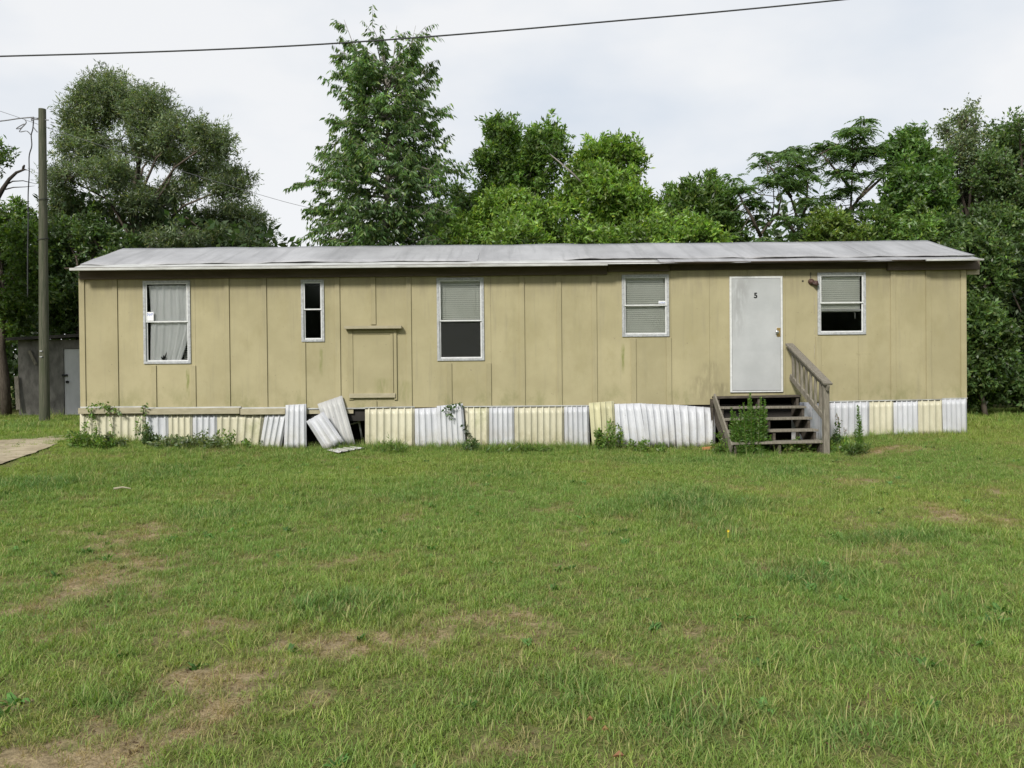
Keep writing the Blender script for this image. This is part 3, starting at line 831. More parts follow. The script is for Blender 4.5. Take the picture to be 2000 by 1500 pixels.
# overlapping seams across the roof sheets
seam = [405, 690, 935, 1180, 1430, 1680]
for i, p in enumerate(seam):
    b = MB(); x = wx(p, 500, EAVE_Y + 0.8)
    pts = []
    for k in range(9):
        v = 0.19 + 0.8 * k / 8
        pts.append((x + (random.random() - 0.5) * 0.02 + (v - .5) * 0.05, EAVE_Y + (RIDGE_Y - EAVE_Y) * v, Z_EAVE + (Z_RIDGE - Z_EAVE) * v + 0.022))
    for k in range(8):
        b.bar(pts[k], pts[k + 1], 0.02, 0.007)
    b.build("roof_seam", M['roof'], home)
# roof vents behind the ridge
def vent(px, py, r):
    p = at(px, py, RIDGE_Y + 0.35)
    b = MB(); b.tube([(p.x, p.y, p.z - 0.45), (p.x, p.y, p.z - 0.05)], r * 0.6, 12)
    b.tube([(p.x, p.y, p.z - 0.07), (p.x, p.y, p.z - 0.03), (p.x, p.y, p.z), (p.x, p.y, p.z + 0.012)], [r, r, r * 0.75, r * 0.2], 14)
    return b.build("roof_vent", M['flashing'], home, smooth=True)
vent(836, 480, 0.14); vent(586, 484, 0.05)

# windows ----------------------------------------------------------
def window(key, midpy, cx, lower_proud=0.0):
    x0, x1, z0, z1 = WIN[key]
    fr = MB(); w = 0.042; yf = YW - 0.022
    segs = [(x0 - 0.022, x0 + w - 0.022, z0 - 0.022, z1 + 0.022), (x1 - w + 0.022, x1 + 0.022, z0 - 0.022, z1 + 0.022),
            (x0 + w - 0.022, x1 - w + 0.022, z0 - 0.022, z0 + w - 0.022), (x0 + w - 0.022, x1 - w + 0.022, z1 - w + 0.022, z1 + 0.022)]
    for s in segs: fr.box(s[0], s[1], yf, YW + 0.04, s[2], s[3])
    f = fr.build("window", M['alum'], home, bevel=0.003)
    zm = wz(cx, midpy, YW); i = 0.02
    xa, xb, za, zb = x0 + i, x1 - i, z0 + i, z1 - i
    t_ = 0.022
    for (c0, c1, yy) in ((zm - 0.004, zb, YW - 0.012), (za, zm + 0.016, YW + 0.008)):
        sb = MB()
        sb.box(xa, xa + t_, yy, yy + 0.018, c0, c1); sb.box(xb - t_, xb, yy, yy + 0.018, c0, c1)
        sb.box(xa + t_, xb - t_, yy, yy + 0.018, c0, c0 + t_); sb.box(xa + t_, xb - t_, yy, yy + 0.018, c1 - t_ * 0.8, c1)
        sb.build("sash", M['sash'], f)
        MB().box(xa + t_, xb - t_, yy + 0.008, yy + 0.011, c0 + t_, c1 - t_ * 0.8).build("pane", M['glass'], f)
    # dark reveal behind the frame
    rv = MB(); d = 0.09
    rv.box(x0 - 0.01, x0, YW + 0.04, YW + 0.04 + d, z0, z1); rv.box(x1, x1 + 0.01, YW + 0.04, YW + 0.04 + d, z0, z1)
    rv.box(x0, x1, YW + 0.04, YW + 0.04 + d, z0 - 0.01, z0); rv.box(x0, x1, YW + 0.04, YW + 0.04 + d, z1, z1 + 0.01)
    rv.build("reveal", M['inside'], f)
    return f, xa, xb, za, zb, zm

def blind(f, xa, xb, z0, z1, y, tilt=0.55, rail=True):
    b = MB(); z = z1 - 0.03
    b.box(xa, xb, y - 0.012, y + 0.012, z1 - 0.025, z1)
    while z > z0 + 0.01:
        dy = 0.019 * math.cos(tilt); dz = 0.019 * math.sin(tilt)
        b.add([(xa, y - dy, z - dz), (xb, y - dy, z - dz), (xb, y + dy, z + dz), (xa, y + dy, z + dz)], [(0, 1, 2, 3)])
        z -= 0.036
    if rail: b.box(xa, xb, y - 0.01, y + 0.01, z0 - 0.012, z0)
    o = b.build("blind", M['blind'], f)
    for u in (0.15, 0.85):
        xx = xa + (xb - xa) * u
        MB().tube([(xx, y - 0.014, z1), (xx, y - 0.014, z0)], 0.0016, 4).build("blind_cord", M['blind'], f)
    return o

f, xa, xb, za, zb, zm = window('curtain', 629, 326)
# hanging curtain with folds, pulled aside at the lower right
nc, nr = 46, 24; V = []; Q = []
for j in range(nr):
    v = j / (nr - 1); z = zb - 0.03 - (zb - za - 0.02) * v
    left = xa + 0.032 + 0.02 * math.sin(v * 2.2); right = xb + 0.01
    pull = max(0, v - 0.55) / 0.45
    right -= 0.15 * pull ** 1.3 * (1 if v < 0.86 else 1.05)
    for i in range(nc):
        u_ = i / (nc - 1)
        fold = 0.010 * math.sin(u_ * 31 + 1.2 * math.sin(v * 3)) + 0.006 * math.sin(u_ * 67 + v * 2) + 0.012 * math.sin(u_ * 9 - v * 3) * v
        V.append((left + (right - left) * u_ + 0.01 * math.sin(v * 5 + u_ * 7), YW + 0.052 + fold, z))
for j in range(nr - 1):
    for i in range(nc - 1):
        a = j * nc + i; Q.append((a, a + nc, a + nc + 1, a + 1))
np_mesh("curtain", V, Q, M['cloth'], f, smooth=True)
blind(f, xb - 0.13, xb + 0.01, za + 0.02, za + 0.30, YW + 0.112, 0.5, False)
s_ = rect(286, 609.5, 300, 626.5, YW - 0.006)
st = MB().box(s_[0], s_[1], YW - 0.0075, YW - 0.0055, s_[2], s_[3]).build("sticker", M['label_white'], f)
b = MB()
for (u0, u1, v0, v1) in ((.1, .32, .5, .92), (.38, .60, .45, .9), (.68, .9, .5, .95)):
    sx, sz = s_[1] - s_[0], s_[3] - s_[2]
    cx_, cz_ = s_[0] + sx * (u0 + u1) / 2, s_[2] + sz * (v0 + v1) / 2
    ro, ri = sx * 0.13, sx * 0.075
    for k in range(10):
        a0, a1 = k / 10 * 5.2 - 0.6, (k + 1) / 10 * 5.2 - 0.6
        b.add([(cx_ + ro * math.cos(a0), YW - 0.0082, cz_ + ro * math.sin(a0) * 1.4), (cx_ + ri * math.cos(a0), YW - 0.0082, cz_ + ri * math.sin(a0) * 1.4),
               (cx_ + ri * math.cos(a1), YW - 0.0082, cz_ + ri * math.sin(a1) * 1.4), (cx_ + ro * math.cos(a1), YW - 0.0082, cz_ + ro * math.sin(a1) * 1.4)], [(0, 1, 2, 3)])
b.build("sticker_print", M['label_blue'], f)

f, xa, xb, za, zb, zm = window('narrow', 605, 611)
f, xa, xb, za, zb, zm = window('tall', 627, 899)
blind(f, xa - 0.005, xb + 0.005, za + 0.02, zb + 0.0, YW + 0.06, 1.2)
MB().box(xa + 0.022, xb - 0.022, YW + 0.034, YW + 0.036, za + 0.02, zm - 0.012).build("screen", M['screen'], f)
f, xa, xb, za, zb, zm = window('blinds', 597, 1260)
blind(f, xa - 0.005, xb + 0.005, za + 0.02, zb + 0.0, YW + 0.06, 1.2)
s_ = rect(1286, 588, 1300, 593, YW)
MB().box(s_[0], s_[1], YW - 0.0075, YW - 0.0055, s_[2], s_[3]).build("sticker", M['label_white'], f)
b = MB()
for k in range(5):
    x = s_[0] + (s_[1] - s_[0]) * (0.12 + 0.17 * k)
    b.box(x, x + 0.011, YW - 0.0085, YW - 0.008, s_[2] + 0.008, s_[2] + 0.018 + 0.01 * ((k * 7) % 3) / 2)
b.build("sticker_print", M['label_blue'], f)
f, xa, xb, za, zb, zm = window('half', 592, 1643)
blind(f, xa + 0.002, xb - 0.03, wz(1643, 607, YW), zb - 0.02, YW + 0.06, 1.2)
MB().tube([(xb - 0.11, YW + 0.08, zb - 0.05), (xb - 0.105, YW + 0.08, wz(1643, 622, YW))], 0.003, 5).build("blind_wand", M['blind'], f)
# raised lower sash bar
zz = wz(1643, 605, YW)
MB().box(xa + 0.022, xb - 0.022, YW + 0.03, YW + 0.045, zz - 0.015, zz + 0.01).build("sash", M['sash'], f)

# door -------------------------------------------------------------
x0, x1, z0, z1 = DOOR
df = MB(); w = 0.035
df.box(x0, x0 + w, YW - 0.03, YW + 0.05, z0, z1); df.box(x1 - w, x1, YW - 0.03, YW + 0.05, z0, z1)
df.box(x0 + w, x1 - w, YW - 0.03, YW + 0.05, z1 - w, z1); df.box(x0 + w, x1 - w, YW - 0.03, YW + 0.05, z0, z0 + w * 0.7)
DFR = df.build("door_frame", M['sash'], home, bevel=0.003)
dl = rect(1430.5, 543.5, 1524.5, 762.5)
DR = MB().box(x0 + w + 0.004, x1 - w - 0.004, YW - 0.036, YW + 0.01, z0 + w * 0.7 + 0.005, z1 - w - 0.005).build("door", M['door'], home, bevel=0.005)
k_ = at(1520.5, 649, YW - 0.04)
MB().box(k_.x - 0.028, k_.x + 0.034, YW - 0.044, YW - 0.0365, k_.z - 0.075, k_.z + 0.075).build("lock_plate", M['brass'], DR, bevel=0.003)
b = MB(); kx = k_.x - 0.035
b.tube([(kx, YW - 0.037, k_.z), (kx, YW - 0.06, k_.z), (kx, YW - 0.065, k_.z), (kx, YW - 0.10, k_.z), (kx, YW - 0.105, k_.z)], [0.014, 0.014, 0.026, 0.03, 0.018], 14)
b.build("door_knob", M['steel'], DR, smooth=True)
fc = bpy.data.curves.new("door_number", 'FONT'); fc.body = "5"; fc.size = 0.125; fc.extrude = 0.002; fc.offset = 0.004; fc.align_x = 'CENTER'; fc.align_y = 'CENTER'
fo = bpy.data.objects.new("door_number", fc); fc.materials.append(M['black']); COL.objects.link(fo)
fo.parent = DR; p = at(1476, 577.5, YW - 0.039)
bpy.context.view_layer.update()
nm_ = bpy.data.meshes.new_from_object(fo); bpy.data.objects.remove(fo)
no_ = link_mesh("door_number", nm_, None, DR)
no_.location = Vector((p.x, YW - 0.0385, p.z)) - ORG[DR.name]; no_.rotation_euler = (math.pi / 2, 0, 0)

# boarded cover with ledge ------------------------------------------
a = rect(690, 650, 768, 772)
HC = MB().box(a[0], a[1], YW - 0.012, YW - 0.002, a[2], a[3]).build("boarded_opening", M['siding'], home)
for r_, yy in (((680, 646, 689.5, 781), 0.024), ((769, 644, 775, 781), 0.03), ((690, 645, 768.5, 650), 0.028), ((682, 768.5, 772, 777), 0.055), ((690, 651, 762, 653.5), 0.02), ((762.5, 651, 768, 768), 0.02)):
    a = rect(*r_, YW - yy)
    MB().box(a[0], a[1], YW - yy, YW - 0.0125, a[2], a[3]).build("trim_board", M['batten'] if r_[1] != 768.5 else M['trim_tan'], HC, bevel=0.004)
a = rect(672, 636.5, 784, 642, YW - 0.12)
MB().box(a[0], a[1], YW - 0.13, YW - 0.0215, a[2], a[3]).build("ledge", M['trim_tan'], HC, bevel=0.004)
# patched pipe chase near the right end
a = rect(1680, 691, 1697, 782)
MB().box(a[0], a[1], YW - 0.005, YW - 0.0015, a[2], a[3]).build("wall_patch", M['siding'], home)
a = rect(1673, 689, 1700, 691)
MB().box(a[0], a[1], YW - 0.007, YW - 0.0015, a[2], a[3]).build("wall_patch", M['siding'], home)
# bare wall lamp
p = at(1585, 550, YW - 0.03)
b = MB(); b.tube([(p.x, YW - 0.002, p.z), (p.x, YW - 0.02, p.z), (p.x + 0.005, YW - 0.05, p.z - 0.004), (p.x + 0.01, YW - 0.075, p.z - 0.008)], [0.052, 0.05, 0.042, 0.022], 16)
LP = b.build("wall_lamp", M['rust'], home, smooth=True)
b = MB(); b.tube([(p.x + 0.03, YW - 0.02, p.z - 0.02), (p.x + 0.06, YW - 0.08, p.z - 0.03), (p.x + 0.075, YW - 0.09, p.z - 0.07)], [0.04, 0.045, 0.03], 10)
b.build("lamp_socket", M['rust'], LP, smooth=True)
MB().tube([(p.x - 0.005, YW - 0.008, p.z + 0.06), (p.x - 0.002, YW - 0.008, p.z + 0.16)], 0.006, 5).build("lamp_cable", M['cable'], LP)
# caulk line and a black disc painted as the shade inside a hole
p = at(1568, 549, YW - 0.003)
MB().tube([(p.x, YW - 0.004, p.z), (p.x, YW - 0.0015, p.z)], 0.016, 10).build("hole_shade_disc", M['black'], home)
for (ya, yb) in ((580, 612), (640, 652), (672, 700)):
    a = rect(1590, ya, 1591.2, yb)
    MB().box(a[0], a[1], YW - 0.006, YW - 0.0015, a[2], a[3]).build("caulk_line", M['trim_tan'], home)

# belt boards over the skirting on the left
for (pa, pb, yt) in ((153, 280, 796.5), (281.5, 468, 797.5), (469.5, 557, 798)):
    a = rect(pa, yt, pb, yt + 11.5, YW - 0.09)
    MB().box(a[0], a[1], YW - 0.10, YW - 0.03, a[2], a[3]).build("belt_board", M['trim_tan'], home, bevel=0.004)
    MB().box(a[0], a[1], YW - 0.029, YW - 0.003, a[3] - 0.004, a[3] + 0.022).build("belt_flashing", M['flashing'], home)
a = rect(560, 796.5, 724, 799, YW - 0.02)
MB().box(a[0], a[1], YW - 0.035, YW - 0.003, a[2], a[3]).build("belt_flashing", M['flashing'], home)
a = rect(598, 799.5, 690, 808, YW - 0.02)
MB().box(a[0], a[1], YW - 0.016, YW + 0.01, a[2], a[3]).build("belt_board", M['trim_tan'], home)

# skirting panels -----------------------------------------------------
def ribbed(name, m, parent, TL, TR, BR, BL, yt, yb, ribs, depth=0.012, bulge=0.0, curl=0.0, nv=6):
    """Ribbed sheet whose four corners are given in photograph pixels; yt, yb = distance of top and bottom edge."""
    P = [at(*TL, yt), at(*TR, yt), at(*BR, yb), at(*BL, yb)]
    return ribbed_w(name, m, parent, P, ribs, depth, bulge, curl, nv)

def ribbed_w(name, m, parent, P, ribs, depth=0.012, bulge=0.0, curl=0.0, nv=6):
    TLw, TRw, BRw, BLw = P
    nrm = (TRw - TLw).cross(BLw - TLw).normalized()
    if nrm.y > 0: nrm = -nrm
    prof = [(0.0, 0.0)]
    for k in range(ribs):
        c = (k + 0.6) / ribs; w = 0.5 / ribs
        prof += [(c - w * 0.24, 0.0), (c - w * 0.20, 1.0), (c + w * 0.06, 1.0), (c + w * 0.14, 0.0)]
    prof.append((1.0, 0.0))
    n = len(prof); V = []; th = nrm * -0.003
    for j in range(nv + 1):
        v = j / nv
        for (u_, h) in prof:
            p = TLw.lerp(TRw, u_).lerp(BLw.lerp(BRw, u_), v)
            p = p + nrm * (h * depth + bulge * math.sin(math.pi * v) + curl * v * v * math.sin(u_ * 9 + TLw.x * 7))
            V.append(p)
    N = len(V); V = V + [p + th for p in V]; Q = []
    for j in range(nv):
        for i in range(n - 1):
            a = j * n + i
            Q.append((a, a + n, a + n + 1, a + 1)); Q.append((a + N, a + N + 1, a + N + n + 1, a + N + n))
    for i in range(n - 1):
        Q.append((i, i + 1, i + 1 + N, i + N)); b0 = nv * n + i; Q.append((b0 + 1, b0, b0 + N, b0 + N + 1))
    for j in range(nv):
        a = j * n; Q.append((a + n, a, a + N, a + n + N)); a = j * n + n - 1; Q.append((a, a + n, a + n + N, a + N))
    return np_mesh(name, np.array([tuple(p) for p in V]), np.array(Q), m, parent)

SW, SCm, SM, SG = M['skirt_white'], M['skirt_cream'], M['skirt_mossy'], M['skirt_grey']
YS = YW - 0.02
SK = [  # mat, TL, TR, BR, BL, top offset, bottom offset, ribs
    (SCm, (156, 806), (284, 807), (284, 872), (156, 868), 0.0, 0.0, 9, 0, 0),
    (SW, (284.5, 807), (329, 807.5), (331, 874), (286, 874), 0.0, .01, 3, 0, 0),
    (SCm, (329, 807.5), (376, 808), (376, 876), (330, 875), 0.0, 0.0, 4, 0, 0),
    (SW, (376.5, 808), (424, 808), (424, 876), (377, 876), 0.0, .01, 4, 0, 0),
    (SCm, (424, 808), (517, 808.5), (509, 880), (424, 878), 0.0, .02, 6, 0, 0),
    (SW, (518, 808), (562, 808), (548, 880), (506, 879), -.02, -.06, 4, 0, .01),
    (SW, (558, 791), (598, 789), (599, 880), (554, 880), -.06, -.10, 4, 0, 0),
    (SCm, (713, 796.5), (810, 795), (810, 879), (713, 880), 0.0, 0.0, 7, 0, 0),
    (SW, (810, 798), (857, 796), (862, 878), (811, 879), -.02, -.06, 4, 0, .01),
    (SW, (853, 793), (904, 788), (910, 876), (856, 878), -.05, -.09, 5, 0, .01),
    (SCm, (906, 795), (955, 795), (955, 878), (908, 878), 0.0, 0.0, 4, 0, 0),
    (SW, (955.5, 795), (1004, 794.5), (1005, 879), (956, 879), -.01, -.01, 5, 0, 0),
    (SCm, (1004.5, 794.5), (1102, 793.5), (1102, 880), (1005.5, 880), 0, 0, 8, 0, 0),
    (SW, (1102, 793), (1150, 792), (1152, 880), (1103, 880), -.015, -.02, 5, 0, 0),
    (SM, (1150, 787), (1176, 785), (1182, 880), (1157, 880), -.03, -.10, 2, 0, .01),
    (SM, (1174, 785), (1199, 783), (1205, 876), (1178, 878), -.04, -.12, 2, 0, .01),
    (SW, (1200, 789), (1254, 787.5), (1270, 874), (1204, 876), -.03, -.12, 4, .02, .02),
    (SW, (1252, 788), (1318, 791), (1324, 874), (1262, 873), -.04, -.16, 5, .03, .02),
    (SW, (1316, 790), (1396, 797), (1396, 880), (1322, 876), -.05, -.16, 5, .04, .03),
    (SW, (1546, 786), (1622, 785), (1622, 868), (1546, 872), 0.0, 0.0, 5, 0, 0),
    (SW, (1622, 785), (1698, 784), (1698, 866), (1622, 868), -.01, -.02, 6, 0, .01),
    (SCm, (1697.5, 784), (1745, 782.5), (1745, 857), (1698, 860), -.005, -.02, 4, 0, 0),
    (SW, (1745, 782.5), (1794, 782), (1795, 853), (1746, 856), 0, 0, 5, 0, 0),
    (SCm, (1793, 782), (1842, 781), (1843, 851), (1794, 853), -.006, 0, 4, 0, 0),
    (SW, (1840, 779), (1888, 778.5), (1889, 850), (1842, 851), -.02, -.02, 5, 0, 0)]
for (m_, TL, TR, BR, BL, ot, ob, rb, bu, cu) in SK:
    ribbed("skirting_panel", m_, home, TL, TR, BR, BL, YS + ot, YS + ob, rb, 0.022, bu, cu)
# thin white top channel of the skirting
for (pa, ya, pb, yb) in ((713, 796, 810, 794.5), (906, 794, 1150, 792), (1600, 784.5, 1839, 780), (1840, 778.5, 1889, 777.5)):
    A_ = at(pa, ya, YS - 0.018); B_ = at(pb, yb, YS - 0.018)
    MB().bar(A_, B_, 0.02, 0.018).build("skirting_channel", M['flashing'], home)
# end skirting returning along the two short sides
for xe in (X0 + 0.01, X1 - 0.02):
    P = [Vector((xe, YS + 0.02, Z_BOT - 0.02)), Vector((xe, BACK_Y, Z_BOT - 0.02)), Vector((xe, BACK_Y, -0.1)), Vector((xe, YS + 0.02, -0.1))]
    ribbed_w("skirting_panel", SW, home, P, 20)
# drain pipe seen through the gap
pa = at(697, 800, YW + 0.25); pb = at(707, 856, YW + 0.22); pc = at(683, 829, YW + 0.3); pm = at(701.5, 824, YW + 0.24)
DP = MB().tube([pa, pm, pb], 0.018, 8).build("drain_pipe", M['pvc'], home, smooth=True)
MB().tube([pm, pc], 0.014, 8).build("drain_branch", M['pvc'], DP, smooth=True)
MB().tube([pm - Vector((0, 0, .03)), pm + Vector((0, 0, .03))], 0.024, 10).build("pipe_joint", M['pvc'], DP, smooth=True)

# loose panels --------------------------------------------------------
def loose(label, m, TL, TR, BR, BL, yt, yb, ribs):
    base = at((BL[0] + BR[0]) / 2, (BL[1] + BR[1]) / 2, yb)
    r = thing("loose_panel", base, label, "skirting panel", "skirting panels that have come off")
    ribbed("ribbed_sheet", m, r, TL, TR, BR, BL, yt, yb, ribs, 0.018)
    return r
loose("tall grey skirting panel leaning slantwise over the dark gap", SG, (620, 789), (668, 772.5), (694, 868), (650, 882), YW - 0.05, YW - 0.22, 5)
loose("small clean white skirting panel propped in front of the grey one", SW, (598, 823), (631.5, 804), (671.5, 862), (635, 882), YW - 0.26, YW - 0.42, 3)
gp = [on_ground(638, 884), on_ground(690, 877.5), on_ground(712, 880), on_ground(660, 889.5)]
gp = [p + Vector((0, 0, 0.045)) for p in gp]
gr = thing("loose_panel", gp[0], "dirty white skirting panel lying flat in the grass", "skirting panel", "skirting panels that have come off")
ribbed_w("ribbed_sheet", SW, gr, [gp[0], gp[1], gp[2], gp[3]], 4, 0.012)

# ------------------------------------------------------------------ steps
ST0 = YW - 0.06; RUN = 0.262
sx0, sx1 = wx(1400, 775, 13.78), wx(1561, 775, 13.78)
stp = thing("wooden_steps", ((sx0 + sx1) / 2, YW - 0.7, float(gz(4.1, 13.3))), "weathered wooden entry steps with a railing below the white door", "steps")
TZ = []; TY = []
for i, py in enumerate((773, 794, 816.5, 840, 863)):
    yf = ST0 - 0.28 - RUN * i
    TY.append(yf); TZ.append(wz(1490, py, yf))
for i in range(5):
    tilt = random.uniform(-0.008, 0.008)
    ya = TY[i]; yb = ya + (0.27 if i else 0.27)
    b = MB().add([(sx0 - 0.02, ya, TZ[i] - 0.036 + tilt), (sx1 + 0.02, ya, TZ[i] - 0.036 - tilt), (sx1 + 0.02, yb, TZ[i] - 0.036 - tilt), (sx0 - 0.02, yb, TZ[i] - 0.036 + tilt),
                  (sx0 - 0.02, ya, TZ[i] + tilt), (sx1 + 0.02, ya, TZ[i] - tilt), (sx1 + 0.02, yb, TZ[i] - tilt), (sx0 - 0.02, yb, TZ[i] + tilt)],
                 [(0, 3, 2, 1), (4, 5, 6, 7), (0, 1, 5, 4), (1, 2, 6, 5), (2, 3, 7, 6), (3, 0, 4, 7)])
    b.build("tread", M['wood_grey'] if i else M['wood_dark'], stp, bevel=0.005)
def stringer(x, th=0.04):
    poly = [(ST0, TZ[0] - 0.045)]
    for i in range(5):
        poly.append((TY[i] + 0.03, TZ[i] - 0.042))
        poly.append((TY[i] + 0.03, (TZ[i + 1] if i < 4 else TZ[4] - 0.2) - 0.042))
    g0 = float(gz(x, TY[4])) - 0.06
    poly[-1] = (TY[4] + 0.03, g0)
    poly += [(TY[4] + 0.33, g0), (ST0, TZ[0] - 0.40)]
    return MB().prism_x(poly, x, x + th).build("stringer", M['wood_dark'], stp)
stringer(sx0 + 0.005); stringer(sx1 - 0.045); stringer((sx0 + sx1) / 2)
# slanting weathered side boards on the left edge
MB().bar((sx0 - 0.035, ST0 - 0.22, TZ[0] - 0.02), (sx0 - 0.035, TY[4] + 0.02, TZ[4] - 0.10), 0.03, 0.15).build("side_board", M['wood_grey'], stp, bevel=0.004)
MB().box(sx0 - 0.055, sx0 - 0.02, ST0 - 0.10, ST0 - 0.01, float(gz(sx0, ST0)) - 0.05, TZ[0] - 0.05).build("leg", M['wood_dark'], stp)
MB().box(sx1 + 0.022, sx1 + 0.06, ST0 - 0.10, ST0 - 0.01, float(gz(sx1, ST0)) - 0.05, TZ[0] - 0.05).build("leg", M['wood_dark'], stp)
# railing
YP = TY[4] - 0.0
pt = at(1612.5, 752, YP); xP = pt.x
MB().box(xP - 0.044, xP + 0.044, YP - 0.044, YP + 0.044, float(gz(xP, YP)) - 0.12, pt.z - 0.01).build("newel_post", M['wood_grey'], stp, bevel=0.006)
ra = at(1538, 672, YW - 0.06); rb = at(1622, 752, YP - 0.1)
ra.x = xP - 0.02; rb.x = xP + 0.01
zt0 = wz(1541, 672, YW - 0.06); 
A_ = Vector((wx(1541, 674, YW - 0.06), YW - 0.06, zt0)); B_ = Vector((xP + 0.0, YP - 0.12, pt.z + 0.012))
MB().bar(A_, B_, 0.13, 0.034).build("handrail", M['wood_grey'], stp, bevel=0.005)
la = at(1544, 735, YW - 0.06); lb = at(1606, 815, YP)
MB().bar(la, Vector((xP - 0.03, YP, lb.z)), 0.036, 0.09).build("lower_rail", M['wood_grey'], stp, bevel=0.005)
ua = A_ - Vector((0, 0, 0.065)); ub = B_ - Vector((0, 0, 0.065)) 
MB().bar(ua, ub, 0.036, 0.085).build("upper_rail", M['wood_grey'], stp, bevel=0.005)
lB = Vector((xP - 0.03, YP, lb.z))
for k in range(7):
    t_ = 0.10 + 0.80 * k / 6
    q = la.lerp(lB, t_); 
    s_ = (q.y - ua.y) / (ub.y - ua.y); p = ua.lerp(ub, s_)
    MB().bar((q.x, q.y, q.z - 0.05), (q.x * 0.5 + p.x * 0.5, p.y, p.z + 0.04), 0.038, 0.038, (0, 1, 0)).build("baluster", M['wood_grey'], stp, bevel=0.003)

# ------------------------------------------------------------------ trees
def leaf_quads(P, D, L, W, col, flat=None):
    """Diamond leaves: base point, direction, length, width, colour (arrays)."""
    n = len(P)
    R = RNG.normal(size=(n, 3))
    if flat is not None: R = R * (1 - flat) + np.array([0, 0, 1.0]) * flat * 2
    S = np.cross(D, R); S /= (np.linalg.norm(S, axis=1, keepdims=True) + 1e-9)
    L = np.asarray(L).reshape(-1, 1) * np.ones((n, 1)); W = np.asarray(W).reshape(-1, 1) * np.ones((n, 1))
    mid = P + D * L * 0.42
    nn = np.cross(S, D) * L * 0.05
    V = np.stack([P, mid + S * W / 2 + nn, P + D * L, mid - S * W / 2 + nn], 1).reshape(-1, 3)
    Q = np.arange(4 * n).reshape(n, 4)
    C = np.repeat(col, 4, axis=0)
    return V, Q, C

def unit(a):
    return a / (np.linalg.norm(a, axis=-1, keepdims=True) + 1e-9)

def leaf_colors(n, base, var=0.25, bright=0.12, yel=0.15):
    base = np.array(base)
    c = base[None, :] * (1 + RNG.normal(0, var, (n, 1)).clip(-0.6, 0.9))
    c = c * (1 + RNG.normal(0, 0.06, (n, 3)))
    y = RNG.uniform(size=(n, 1)) < yel
    c = np.where(y, c * np.array([1.5, 1.25, 0.9]), c)
    return np.clip(c, 0.004, 0.6)

def lobes_world(lobes, Y, dfac=0.8, spread=1.2, seed=0):
    rg = np.random.default_rng(seed)
    out = []
    for l in lobes:
        px, py, rx, ry = l[:4]
        dy = l[4] if len(l) > 4 else rg.uniform(-spread, spread)
        c = at(px, py, Y + dy); s = (Y + dy) / F
        out.append((np.array(c), np.array([rx * s, max(rx, ry) * s * dfac, ry * s])))
    return out

